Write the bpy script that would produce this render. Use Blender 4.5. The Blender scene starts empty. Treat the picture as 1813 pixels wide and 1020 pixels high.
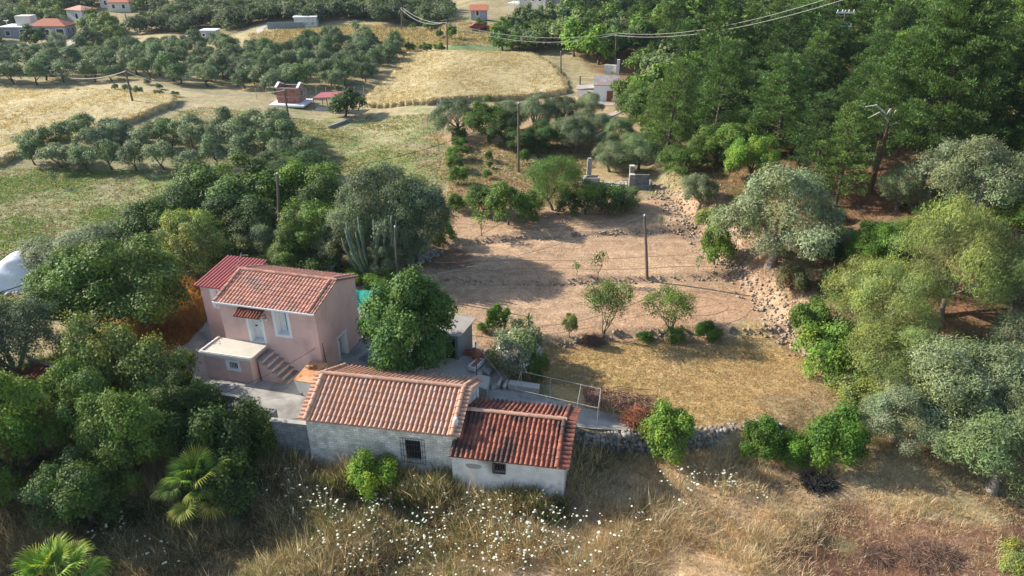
import bpy, bmesh, math, random
import numpy as np
from mathutils import Vector, Matrix
R_ = math.radians
scene = bpy.context.scene
col = scene.collection

# ------------------------------------------------------------ camera, sky, sun, exposure
CAMH, PITCH, FPX, PW, PH = 26.0, R_(28.4), 1230.0, 1813.0, 1020.0
cam_data = bpy.data.cameras.new("camera")
cam_data.sensor_width = 36.0
cam_data.lens = 36.0 * FPX / PW
cam_data.clip_end = 3000
cam = bpy.data.objects.new("camera", cam_data)
cam.location = (0, 0, CAMH)
cam.rotation_euler = (math.pi / 2 - PITCH, 0, 0)
col.objects.link(cam)
scene.camera = cam

SUN_AZ = math.atan2(0.30, -0.95)          # direction towards the sun
SUN_EL = R_(31)
sd = Vector((math.cos(SUN_AZ) * math.cos(SUN_EL), math.sin(SUN_AZ) * math.cos(SUN_EL), math.sin(SUN_EL)))
world = bpy.data.worlds.new("World")
scene.world = world
world.use_nodes = True
nt = world.node_tree
nt.nodes.clear()
sky = nt.nodes.new("ShaderNodeTexSky")
sky.sky_type = 'NISHITA'
sky.sun_disc = False
sky.sun_elevation = SUN_EL
sky.sun_rotation = math.pi / 2 - SUN_AZ
bg = nt.nodes.new("ShaderNodeBackground")
bg.inputs[1].default_value = 0.14
wo = nt.nodes.new("ShaderNodeOutputWorld")
nt.links.new(sky.outputs[0], bg.inputs[0])
nt.links.new(bg.outputs[0], wo.inputs[0])
sun_data = bpy.data.lights.new("sun", 'SUN')
sun_data.energy = 5.0
sun_data.angle = R_(0.5)
sun_data.color = (1.0, 0.925, 0.82)
sun = bpy.data.objects.new("sun", sun_data)
sun.rotation_euler = sd.to_track_quat('Z', 'Y').to_euler()
col.objects.link(sun)
scene.view_settings.view_transform = 'Standard'
scene.view_settings.look = 'None'
scene.view_settings.gamma = 1
scene.view_settings.exposure = 0.93
scene.cycles.max_bounces = 6
scene.cycles.diffuse_bounces = 3
scene.cycles.glossy_bounces = 2
scene.cycles.transmission_bounces = 3
scene.cycles.transparent_max_bounces = 6
scene.cycles.volume_bounces = 0
scene.cycles.caustics_reflective = False
scene.cycles.caustics_refractive = False

# ------------------------------------------------------------ terrain height and pixel-to-ground helpers
def sst(a, b, x):
    t = np.clip((x - a) / (b - a), 0, 1)
    return t * t * (3 - 2 * t)

def ray(px, py):
    u = (px - PW / 2) / FPX
    v = (PH / 2 - py) / FPX
    return np.array((u, math.cos(PITCH) + v * math.sin(PITCH), -math.sin(PITCH) + v * math.cos(PITCH)))

def G(px, py, z=0.0):
    d = ray(px, py)
    t = (z - CAMH) / d[2]
    return (d[0] * t, d[1] * t)

_rn = np.random.RandomState(5)
_waves = [(_rn.uniform(-1, 1) * k, _rn.uniform(-1, 1) * k, _rn.uniform(0, 6.28), 1.0 / (k ** 0.9)) for k in (.05, .07, .11, .17, .26, .4, .6, .9, 1.3) for _ in range(3)]
def wob(x, y, kmin=0.0, kmax=9):
    s = 0 * x
    for a, b, p, w in _waves:
        k = math.hypot(a, b)
        if kmin <= k <= kmax:
            s = s + w * np.sin(a * x + b * y + p)
    return s

def seg_dist(x, y, pts):
    """signed distance to a polyline, positive on its right (walking from first to last)"""
    best = np.full(np.shape(x), 1e9)
    sg = np.ones(np.shape(x))
    for (x0, y0), (x1, y1) in zip(pts[:-1], pts[1:]):
        dx, dy = x1 - x0, y1 - y0
        L2 = dx * dx + dy * dy
        t = np.clip(((x - x0) * dx + (y - y0) * dy) / L2, 0, 1)
        qx, qy = x - (x0 + t * dx), y - (y0 + t * dy)
        d = np.hypot(qx, qy)
        c = dx * qy - dy * qx
        m = d < best - 1e-9
        best = np.where(m, d, best)
        sg = np.where(m, np.where(c < 0, 1.0, -1.0), sg)
    return best * sg

def poly_sd(x, y, pts):
    """signed distance to a polygon, positive inside"""
    n = len(pts)
    best = np.full(np.shape(x), 1e9)
    ins = np.zeros(np.shape(x), bool)
    for i in range(n):
        x0, y0 = pts[i]
        x1, y1 = pts[(i + 1) % n]
        dx, dy = x1 - x0, y1 - y0
        t = np.clip(((x - x0) * dx + (y - y0) * dy) / (dx * dx + dy * dy + 1e-12), 0, 1)
        best = np.minimum(best, np.hypot(x - x0 - t * dx, y - y0 - t * dy))
        cr = ((y0 > y) != (y1 > y)) & (x < (x1 - x0) * (y - y0) / ((y1 - y0) if y1 != y0 else 1e-12) + x0)
        ins ^= cr
    return np.where(ins, best, -best)

BANK = [(24.0, 20.0), (24.5, 33.0)] + [G(a, b, 1.0) for a, b in ((1475, 640), (1415, 585), (1345, 530), (1290, 470), (1225, 405), (1165, 335), (1130, 265), (1100, 215), (1085, 160), (1020, 135), (985, 100), (960, 62))] + [(12.0, 240.0), (12.0, 900.0)]
W1 = [G(a, b, .3) for a, b in ((880, 607), (990, 603), (1100, 588), (1280, 580), (1400, 583))]
W2 = [G(a, b, .7) for a, b in ((720, 492), (760, 497), (1000, 499), (1180, 492), (1330, 492))]
W3 = [G(a, b, 1.1) for a, b in ((760, 430), (890, 422), (1020, 413), (1200, 406), (1220, 404))]

def Hm(x, y):
    x = np.asarray(x, float); y = np.asarray(y, float)
    def step(W, h, wid=.22):
        xs = [p[0] for p in W]; ys = [p[1] for p in W]
        yl = np.interp(x, xs, ys)
        fade = sst(xs[0] - 5, xs[0], x)
        w = wid + (1 - fade) * 5
        return h * sst(-w, w, y - yl)
    wid = .25 + 4 * sst(-14, -20, x) + 5 * sst(14, 20, x)
    z = -1.25 + 1.25 * sst(-wid, wid, y - 30.7)
    z = z + step(W1, .45) + step(W2, .42) + step(W3, .35)
    z = z - 1.22 * sst(-10, -20, x) * sst(36, 60, y)
    z = z + .5 * sst(-5, -9, x) * sst(31.2, 33, y) * (1 - sst(44, 60, y))
    z = z + .9 * sst(62, 100, y) + 2.5 * sst(130, 260, y) + .03 * wob(x, y, 0, .3) * sst(48, 90, y)
    z = z + .02 * wob(x, y, .3) + .03 * wob(x * 2.3 + 9, y * 2.3, .2) * sst(31, 29, y)
    d = seg_dist(x, y, BANK)
    bank = 1.9 * sst(-.3, 3.0, d) * sst(31, 44, y) * (1 - .85 * sst(68, 84, y))
    dd = np.maximum(d - 4, 0)
    hill = .13 * dd + .22 * np.maximum(d - 18, 0)
    hill = 70 * (1 - np.exp(-hill / 70.0)) * sst(24, 48, y)
    z = z + bank + hill + .08 * wob(x, y, .1, .7) * sst(3, 10, d) * sst(30, 40, y)
    return z

def Hs(x, y):
    return float(Hm(np.array([x]), np.array([y]))[0])

def at(px, py):
    d = ray(px, py)
    t = np.concatenate([np.linspace(15, 90, 900), np.linspace(90, 420, 1500)])
    X, Y, Z = d[0] * t, d[1] * t, CAMH + d[2] * t
    g = Z - Hm(X, Y)
    i = int(np.argmax(g < 0))
    if g[i] >= 0: i = len(t) - 1
    if i == 0: i = 1
    f = g[i - 1] / (g[i - 1] - g[i] + 1e-9)
    tt = t[i - 1] + f * (t[i] - t[i - 1])
    x, y = d[0] * tt, d[1] * tt
    return (float(x), float(y), Hs(x, y))

def mpp(x, y, z):
    """metres per photo pixel at a point, and the ray's depression"""
    c = y * math.cos(PITCH) - (z - CAMH) * math.sin(PITCH)
    return c / FPX, math.atan2(CAMH - z, math.hypot(x, y))

# ------------------------------------------------------------ mesh helpers
def mesh_np(name, V, Fc, mat=None, smooth=False, colors=None):
    V = np.asarray(V, np.float32).reshape(-1, 3); Fc = np.asarray(Fc, np.int32)
    k = Fc.shape[1]
    me = bpy.data.meshes.new(name)
    me.vertices.add(len(V)); me.vertices.foreach_set("co", V.ravel())
    me.loops.add(Fc.size); me.loops.foreach_set("vertex_index", Fc.ravel())
    me.polygons.add(len(Fc)); me.polygons.foreach_set("loop_start", np.arange(0, Fc.size, k, dtype=np.int32))
    me.polygons.foreach_set("loop_total", np.full(len(Fc), k, np.int32))
    if smooth: me.polygons.foreach_set("use_smooth", np.ones(len(Fc), bool))
    if colors:
        for cn, arr in colors.items():
            a = me.color_attributes.new(cn, 'FLOAT_COLOR', 'POINT')
            arr = np.concatenate([np.asarray(arr, np.float32), np.ones((len(V), 1), np.float32)], 1)
            a.data.foreach_set("color", arr.ravel())
    me.update(calc_edges=True)
    if mat: me.materials.append(mat)
    return me

class MB:
    """collects simple shapes for one mesh"""
    def __init__(s, shear=0.0): s.v = []; s.f = []; s.sh = shear
    def add(s, vs, fs):
        o = len(s.v)
        s.v += [(p[0] + s.sh * p[1], p[1], p[2]) for p in vs]
        s.f += [tuple(i + o for i in f) for f in fs]
    def quad(s, *p): s.add(p, [tuple(range(len(p)))])
    def box(s, x0, x1, y0, y1, z0, z1):
        s.add([(x0, y0, z0), (x1, y0, z0), (x1, y1, z0), (x0, y1, z0), (x0, y0, z1), (x1, y0, z1), (x1, y1, z1), (x0, y1, z1)],
              [(0, 3, 2, 1), (4, 5, 6, 7), (0, 1, 5, 4), (1, 2, 6, 5), (2, 3, 7, 6), (3, 0, 4, 7)])
    def hexa(s, b, t):
        s.add(list(b) + list(t), [(0, 3, 2, 1), (4, 5, 6, 7), (0, 1, 5, 4), (1, 2, 6, 5), (2, 3, 7, 6), (3, 0, 4, 7)])
    def tube(s, path, rad, n=6, cap=True):
        P = [Vector(p) for p in path]
        if not hasattr(rad, '__len__'): rad = [rad] * len(P)
        rings = []
        ref = Vector((0.13, 0.97, 0.21))
        for i, p in enumerate(P):
            t = (P[min(i + 1, len(P) - 1)] - P[max(i - 1, 0)]).normalized()
            a = t.cross(ref)
            if a.length < .1: a = t.cross(Vector((1, 0, 0)))
            a.normalize(); b = t.cross(a)
            rings.append([p + (a * math.cos(6.28318 * k / n) + b * math.sin(6.28318 * k / n)) * rad[i] for k in range(n)])
        vs = [tuple(q) for r in rings for q in r]
        fs = []
        for i in range(len(P) - 1):
            for k in range(n):
                fs.append((i * n + k, i * n + (k + 1) % n, (i + 1) * n + (k + 1) % n, (i + 1) * n + k))
        if cap:
            fs.append(tuple(range(n))); fs.append(tuple((len(P) - 1) * n + k for k in range(n)))
        s.add(vs, fs)
    def lathe(s, prof, n=16, c=(0, 0, 0)):
        vs = [(c[0] + r * math.cos(6.28318 * k / n), c[1] + r * math.sin(6.28318 * k / n), c[2] + z) for r, z in prof for k in range(n)]
        fs = [(i * n + k, i * n + (k + 1) % n, (i + 1) * n + (k + 1) % n, (i + 1) * n + k) for i in range(len(prof) - 1) for k in range(n)]
        s.add(vs, fs)
    def mesh(s, name, mat, smooth=False):
        me = bpy.data.meshes.new(name)
        me.from_pydata(s.v, [], s.f)
        if smooth: me.polygons.foreach_set("use_smooth", [True] * len(me.polygons))
        me.update()
        if mat: me.materials.append(mat)
        return me
    def build(s, name, mat, parent=None, smooth=False):
        return link(name, s.mesh(name, mat, smooth), parent)

def link(name, me, parent=None, color=None):
    o = bpy.data.objects.new(name, me)
    col.objects.link(o)
    if parent: o.parent = parent
    if color: o.color = (*color, 1)
    return o

def tag(o, label=None, cat=None, group=None, kind=None):
    if label: o['label'] = label
    if cat: o['category'] = cat
    if group: o['group'] = group
    if kind: o['kind'] = kind
    return o

def thing(name, label, cat, loc=(0, 0, 0), rz=0.0, group=None):
    o = bpy.data.objects.new(name, None)
    o.empty_display_size = .2
    col.objects.link(o)
    o.location = loc; o.rotation_euler = (0, 0, rz)
    return tag(o, label, cat, group)

def copy_tree(o, parent=None):
    c = o.copy(); col.objects.link(c)
    if parent: c.parent = parent
    for ch in o.children: copy_tree(ch, c)
    return c

# ------------------------------------------------------------ materials
def new_mat(name):
    m = bpy.data.materials.new(name); m.use_nodes = True
    n = m.node_tree; n.nodes.clear()
    out = n.nodes.new("ShaderNodeOutputMaterial")
    return m, n, out

def N(n, t, **kw):
    x = n.nodes.new(t)
    for k, v in kw.items(): setattr(x, k, v)
    return x

def rgb(c): return (c[0], c[1], c[2], 1)

def surf_mat(name, c1, c2=None, scale=3.0, rough=.85, bump=.3, bscale=None, spec=.3, island=0.0, metal=0.0, stretch=(1, 1, 1), c3=None, s3=.5, t3=(.52, .62)):
    """two colours mixed by noise, an optional third in patches, a bump, and a random tone per island"""
    m, n, out = new_mat(name)
    L = n.links.new
    bs = N(n, "ShaderNodeBsdfPrincipled")
    bs.inputs['Roughness'].default_value = rough
    bs.inputs['Specular IOR Level'].default_value = spec
    bs.inputs['Metallic'].default_value = metal
    tc = N(n, "ShaderNodeTexCoord"); mp = N(n, "ShaderNodeMapping")
    mp.inputs['Scale'].default_value = stretch
    L(tc.outputs['Object'], mp.inputs[0])
    no = N(n, "ShaderNodeTexNoise"); no.inputs['Scale'].default_value = scale; no.inputs['Detail'].default_value = 7; no.inputs['Roughness'].default_value = .65
    L(mp.outputs[0], no.inputs[0])
    rp = N(n, "ShaderNodeValToRGB"); rp.color_ramp.elements[0].position = .36; rp.color_ramp.elements[1].position = .64
    rp.color_ramp.elements[0].color = rgb(c1); rp.color_ramp.elements[1].color = rgb(c2 or tuple(x * .82 for x in c1))
    L(no.outputs[0], rp.inputs[0])
    cur = rp.outputs[0]
    if c3:
        n3 = N(n, "ShaderNodeTexNoise"); n3.inputs['Scale'].default_value = s3; n3.inputs['Detail'].default_value = 5
        L(tc.outputs['Object'], n3.inputs[0])
        r3 = N(n, "ShaderNodeMapRange"); r3.inputs[1].default_value = t3[0]; r3.inputs[2].default_value = t3[1]
        L(n3.outputs[0], r3.inputs[0])
        mx = N(n, "ShaderNodeMix", data_type='RGBA')
        L(r3.outputs[0], mx.inputs[0]); L(cur, mx.inputs[6]); mx.inputs[7].default_value = rgb(c3)
        cur = mx.outputs[2]
    if island:
        ge = N(n, "ShaderNodeNewGeometry"); mr = N(n, "ShaderNodeMapRange")
        mr.inputs[3].default_value = 1 - island; mr.inputs[4].default_value = 1 + island
        L(ge.outputs['Random Per Island'], mr.inputs[0])
        mu = N(n, "ShaderNodeVectorMath", operation='SCALE')
        L(cur, mu.inputs[0]); L(mr.outputs[0], mu.inputs['Scale'])
        cur = mu.outputs[0]
    L(cur, bs.inputs['Base Color'])
    if bump:
        nb = N(n, "ShaderNodeTexNoise"); nb.inputs['Scale'].default_value = bscale or scale * 4; nb.inputs['Detail'].default_value = 6
        L(mp.outputs[0], nb.inputs[0])
        bp = N(n, "ShaderNodeBump"); bp.inputs['Strength'].default_value = bump; bp.inputs['Distance'].default_value = .03
        L(nb.outputs[0], bp.inputs['Height']); L(bp.outputs[0], bs.inputs['Normal'])
    L(bs.outputs[0], out.inputs[0])
    return m

def leaf_mat(name, use_attr=False, transl=.28, lo=.6, hi=1.4, shift=(1.25, 1.05, .55), tint=(1.3, 1.5, .6)):
    m, n, out = new_mat(name)
    L = n.links.new
    if use_attr:
        src = N(n, "ShaderNodeAttribute"); src.attribute_name = "Col"; c0 = src.outputs['Color']
    else:
        src = N(n, "ShaderNodeObjectInfo"); c0 = src.outputs['Color']
    ge = N(n, "ShaderNodeNewGeometry"); mr = N(n, "ShaderNodeMapRange")
    mr.inputs[3].default_value = lo; mr.inputs[4].default_value = hi
    L(ge.outputs['Random Per Island'], mr.inputs[0])
    mu = N(n, "ShaderNodeVectorMath", operation='SCALE'); L(c0, mu.inputs[0]); L(mr.outputs[0], mu.inputs['Scale'])
    tc = N(n, "ShaderNodeTexCoord"); no = N(n, "ShaderNodeTexNoise"); no.inputs['Scale'].default_value = .8; no.inputs['Detail'].default_value = 3
    L(tc.outputs['Object'], no.inputs[0])
    r2 = N(n, "ShaderNodeMapRange"); r2.inputs[1].default_value = .4; r2.inputs[2].default_value = .7
    L(no.outputs[0], r2.inputs[0])
    cur = mu.outputs[0]
    if not use_attr:
        ta = N(n, "ShaderNodeAttribute"); ta.attribute_name = "Tone"
        mt = N(n, "ShaderNodeVectorMath", operation='MULTIPLY'); L(cur, mt.inputs[0]); L(ta.outputs['Color'], mt.inputs[1]); cur = mt.outputs[0]
    m2 = N(n, "ShaderNodeVectorMath", operation='MULTIPLY'); L(cur, m2.inputs[0]); m2.inputs[1].default_value = shift
    mx = N(n, "ShaderNodeMix", data_type='RGBA'); L(r2.outputs[0], mx.inputs[0]); L(cur, mx.inputs[6]); L(m2.outputs[0], mx.inputs[7])
    bs = N(n, "ShaderNodeBsdfPrincipled"); bs.inputs['Roughness'].default_value = .6; bs.inputs['Specular IOR Level'].default_value = .2
    L(mx.outputs[2], bs.inputs['Base Color'])
    tr = N(n, "ShaderNodeBsdfTranslucent")
    m3 = N(n, "ShaderNodeVectorMath", operation='MULTIPLY'); L(mx.outputs[2], m3.inputs[0]); m3.inputs[1].default_value = tint
    L(m3.outputs[0], tr.inputs[0])
    ms = N(n, "ShaderNodeMixShader"); ms.inputs[0].default_value = transl
    L(bs.outputs[0], ms.inputs[1]); L(tr.outputs[0], ms.inputs[2]); L(ms.outputs[0], out.inputs[0])
    return m

def ground_mat():
    m, n, out = new_mat("earth and grass")
    L = n.links.new
    ca = N(n, "ShaderNodeAttribute"); ca.attribute_name = "ColA"
    cb = N(n, "ShaderNodeAttribute"); cb.attribute_name = "ColB"
    ge = N(n, "ShaderNodeNewGeometry")
    def noise(s, det=6, ro=.6, st=None):
        x = N(n, "ShaderNodeTexNoise"); x.inputs['Scale'].default_value = s; x.inputs['Detail'].default_value = det; x.inputs['Roughness'].default_value = ro
        if st:
            mp = N(n, "ShaderNodeMapping"); mp.inputs['Scale'].default_value = st; L(ge.outputs['Position'], mp.inputs[0]); L(mp.outputs[0], x.inputs[0])
        else: L(ge.outputs['Position'], x.inputs[0])
        return x.outputs[0]
    def rng_(v, a, b, c, d):
        r = N(n, "ShaderNodeMapRange"); r.inputs[1].default_value = a; r.inputs[2].default_value = b; r.inputs[3].default_value = c; r.inputs[4].default_value = d
        L(v, r.inputs[0]); return r.outputs[0]
    mask = rng_(noise(.16, 9, .68), .40, .60, 0, 1)
    mx = N(n, "ShaderNodeMix", data_type='RGBA'); L(mask, mx.inputs[0]); L(ca.outputs[0], mx.inputs[6]); L(cb.outputs[0], mx.inputs[7])
    cur = mx.outputs[2]
    for sc, a, lo, hi, st in ((1.3, .35, .8, 1.2, None), (7, .3, .62, 1.38, None), (1.0, .3, .86, 1.14, (.18, 1.6, 1)), (24, .3, .7, 1.3, None)):
        v = rng_(noise(sc, 4, .7, st), a, 1 - a, lo, hi)
        mu = N(n, "ShaderNodeVectorMath", operation='SCALE'); L(cur, mu.inputs[0]); L(v, mu.inputs['Scale']); cur = mu.outputs[0]
    bs = N(n, "ShaderNodeBsdfPrincipled"); bs.inputs['Roughness'].default_value = .95; bs.inputs['Specular IOR Level'].default_value = .1
    L(cur, bs.inputs['Base Color'])
    bp = N(n, "ShaderNodeBump"); bp.inputs['Strength'].default_value = .8; bp.inputs['Distance'].default_value = .12
    L(noise(4.5, 9, .75), bp.inputs['Height']); L(bp.outputs[0], bs.inputs['Normal']); L(bs.outputs[0], out.inputs[0])
    return m

def brick_mat(name, c1, c2, mortar, sx, sy, bump=.4, rough=.9, plane='XZ', c3=None):
    m, n, out = new_mat(name)
    L = n.links.new
    tc = N(n, "ShaderNodeTexCoord"); mp = N(n, "ShaderNodeMapping")
    mp.inputs['Rotation'].default_value = (math.pi / 2, 0, 0) if plane == 'XZ' else (0, 0, 0)
    L(tc.outputs['Object'], mp.inputs[0])
    b = N(n, "ShaderNodeTexBrick"); b.inputs['Scale'].default_value = 1
    b.inputs['Brick Width'].default_value = sx; b.inputs['Row Height'].default_value = sy; b.inputs['Mortar Size'].default_value = .012
    b.inputs['Color1'].default_value = rgb(c1); b.inputs['Color2'].default_value = rgb(c2); b.inputs['Mortar'].default_value = rgb(mortar)
    L(mp.outputs[0], b.inputs[0])
    no = N(n, "ShaderNodeTexNoise"); no.inputs['Scale'].default_value = 2.2; no.inputs['Detail'].default_value = 8; L(tc.outputs['Object'], no.inputs[0])
    r = N(n, "ShaderNodeMapRange"); r.inputs[1].default_value = .35; r.inputs[2].default_value = .65; r.inputs[3].default_value = .7; r.inputs[4].default_value = 1.15
    L(no.outputs[0], r.inputs[0])
    mu = N(n, "ShaderNodeVectorMath", operation='SCALE'); L(b.outputs[0], mu.inputs[0]); L(r.outputs[0], mu.inputs['Scale'])
    bs = N(n, "ShaderNodeBsdfPrincipled"); bs.inputs['Roughness'].default_value = rough; bs.inputs['Specular IOR Level'].default_value = .2
    L(mu.outputs[0], bs.inputs['Base Color'])
    bp = N(n, "ShaderNodeBump"); bp.inputs['Strength'].default_value = bump; bp.inputs['Distance'].default_value = .03
    L(no.outputs[0], bp.inputs['Height']); L(bp.outputs[0], bs.inputs['Normal']); L(bs.outputs[0], out.inputs[0])
    return m

M = {}
M['leaf'] = leaf_mat("foliage", transl=.2)
M['olive'] = leaf_mat("olive foliage", transl=.15, lo=.62, hi=1.45, shift=(1.1, 1.05, .85))
M['needle'] = leaf_mat("pine needles", transl=.2, lo=.6, hi=1.4, shift=(1.1, 1.05, .8), tint=(1.2, 1.4, .65))
M['blade'] = leaf_mat("grass blades", True, transl=.45, lo=.65, hi=1.35, shift=(1.08, .98, .9), tint=(1.1, 1.05, .8))
M['bark'] = surf_mat("bark", (.13, .105, .08), (.06, .045, .035), 5, bump=.8)
M['bark_pale'] = surf_mat("pale bark", (.24, .21, .18), (.12, .1, .08), 5, bump=.8)
M['ground'] = ground_mat()
M['pink'] = surf_mat("pink render", (.70, .475, .405), (.62, .41, .35), .9, bump=.2, bscale=20, c3=(.50, .34, .29), s3=.6, t3=(.52, .70), stretch=(1, 1, .4))
M['white'] = surf_mat("white paint", (.78, .78, .76), (.7, .7, .68), 2, bump=.1, rough=.6)
M['offwhite'] = surf_mat("old whitewash", (.68, .67, .63), (.52, .50, .47), 1.4, bump=.5, c3=(.28, .26, .23), s3=.8, t3=(.55, .68))
M['limewash'] = brick_mat("limewashed rubble wall", (.78, .73, .64), (.60, .55, .47), (.42, .385, .34), .34, .15, bump=1.6)
M['block'] = brick_mat("concrete blocks", (.27, .27, .26), (.21, .22, .22), (.16, .16, .16), .4, .2, bump=.4)
M['redbrick'] = brick_mat("red clay blocks", (.34, .11, .075), (.28, .085, .06), (.35, .3, .26), .33, .2)
M['concrete'] = surf_mat("concrete", (.36, .34, .30), (.27, .255, .23), 1.1, bump=.3, bscale=14, c3=(.18, .17, .155), s3=.7, t3=(.52, .68))
M['slab'] = surf_mat("pale cement slab", (.52, .48, .40), (.44, .40, .33), 1.5, bump=.2, bscale=14)  # pale cement tone for slabs, benches and copings
M['tile_pale'] = surf_mat("pale clay tiles", (.52, .29, .19), (.45, .25, .165), 2.5, bump=.3, island=.12, c3=(.46, .33, .26), s3=2.2, t3=(.5, .7))
M['tile_red'] = surf_mat("weathered red tiles", (.33, .12, .075), (.22, .08, .052), 2.5, bump=.3, island=.3, c3=(.09, .05, .04), s3=.75, t3=(.5, .60), stretch=(1, 1, 1))
M['tile_pink'] = surf_mat("red interlocking tiles", (.50, .25, .175), (.40, .19, .13), 2.5, bump=.25, island=.2, c3=(.36, .22, .17), s3=1.1, t3=(.5, .7))
M['redmetal'] = surf_mat("red sheet metal", (.36, .10, .09), (.31, .085, .075), 2, rough=.5, bump=0)
M['rust'] = surf_mat("rusty sheet", (.46, .20, .08), (.52, .32, .18), 1.6, rough=.75, bump=.15, c3=(.34, .12, .05), s3=2.2)
M['rustpipe'] = surf_mat("rusty iron", (.16, .08, .05), (.10, .06, .045), 8, bump=.2)
M['pipe'] = surf_mat("white painted pipe", (.40, .38, .35), (.28, .26, .23), 6, bump=.1)
M['wood'] = surf_mat("weathered pole wood", (.15, .12, .095), (.09, .07, .055), 6, bump=.4, stretch=(6, 6, .6))
M['greypaint'] = surf_mat("grey paint", (.21, .245, .25), (.17, .20, .205), 2, bump=.1, rough=.6)
M['sheet'] = surf_mat("fibre cement sheet", (.31, .28, .24), (.26, .24, .205), 1.5, bump=.2)
M['glass'] = surf_mat("dark window glass", (.02, .025, .03), (.03, .035, .04), 1, rough=.08, bump=0, spec=.6)
M['dark'] = surf_mat("dark opening", (.012, .012, .012), None, 1, bump=0)  # near-black fill; stands in for the shade inside openings and block hollows
M['iron'] = surf_mat("wrought iron", (.06, .055, .05), None, 5, bump=0)
M['stone'] = surf_mat("field stones", (.25, .23, .20), (.16, .145, .125), 4, bump=.6, island=.35)  # darkened so the colour carries the shade on the retaining wall
M['stone_warm'] = surf_mat("ochre field stones", (.33, .27, .20), (.24, .19, .14), 4, bump=.6, island=.35)
M['clay'] = surf_mat("terracotta", (.40, .15, .09), (.33, .12, .07), 4, bump=.1)
M['net'] = surf_mat("green shade net", (.02, .30, .23), (.015, .24, .19), 8, bump=.3)
M['tarp'] = surf_mat("white tarpaulin", (.66, .69, .72), (.6, .63, .66), 1.2, bump=.35, bscale=2.5, rough=.55)
M['wire'] = surf_mat("grey cable", (.30, .29, .28), None, 3, bump=0)
M['wire_dark'] = surf_mat("black cable", (.02, .02, .022), None, 3, bump=0)
M['twig'] = surf_mat("dry twigs", (.20, .12, .08), (.12, .075, .055), 6, bump=.3)
M['flower'] = surf_mat("white petals", (.58, .58, .48), (.46, .48, .36), 30, bump=0)
M['stem'] = surf_mat("green stems", (.12, .17, .06), None, 5, bump=0)
M['cactus'] = surf_mat("cactus skin", (.17, .23, .15), (.11, .16, .10), 3, bump=.3)
M['cream'] = surf_mat("cream render", (.62, .58, .48), (.55, .51, .43), 1, bump=.1)
M['bluegrey'] = surf_mat("lilac grey render", (.33, .34, .39), (.29, .30, .35), 1, bump=.1)
M['rooftile'] = surf_mat("distant orange tiles", (.44, .16, .09), (.36, .125, .075), 3, bump=.3, island=.1)
M['greyroof'] = surf_mat("weathered grey roof", (.33, .29, .28), (.22, .19, .18), 1.5, bump=.4, c3=(.32, .2, .18), s3=.9)
M['door'] = surf_mat("brown door", (.22, .085, .05), (.17, .065, .04), 2, bump=.1)
M['carred'] = surf_mat("red car paint", (.30, .03, .025), None, 2, rough=.3, bump=0, spec=.5)
M['black'] = surf_mat("black rubber", (.02, .02, .02), None, 2, bump=0)
M['road'] = surf_mat("pale dusty road", (.42, .38, .32), (.34, .31, .26), 1, bump=.2)

# ------------------------------------------------------------ the ground
def axis(parts):
    out = []
    for a, b, st in parts: out += list(np.arange(a, b, st))
    return np.array(sorted(set(np.round(out, 3))))
gx = axis([(-900, -300, 60), (-300, -130, 8), (-130, -60, 2.0), (-60, -28, .8), (-28, 34, .28), (34, 70, .8), (70, 140, 2.5), (140, 300, 10), (300, 901, 60)])
gy = axis([(-80, 8, 8), (8, 16, 1), (16, 72, .28), (72, 120, .7), (120, 200, 1.5), (200, 300, 3), (300, 420, 12), (420, 1300, 60)])
X, Y = np.meshgrid(gx, gy)
Zg = Hm(X, Y)
xs, ys = X.ravel(), Y.ravel()
wx, wy = xs + .35 * wob(xs * 2, ys * 2, .3), ys + .35 * wob(xs * 2 + 40, ys * 2, .3)

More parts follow.
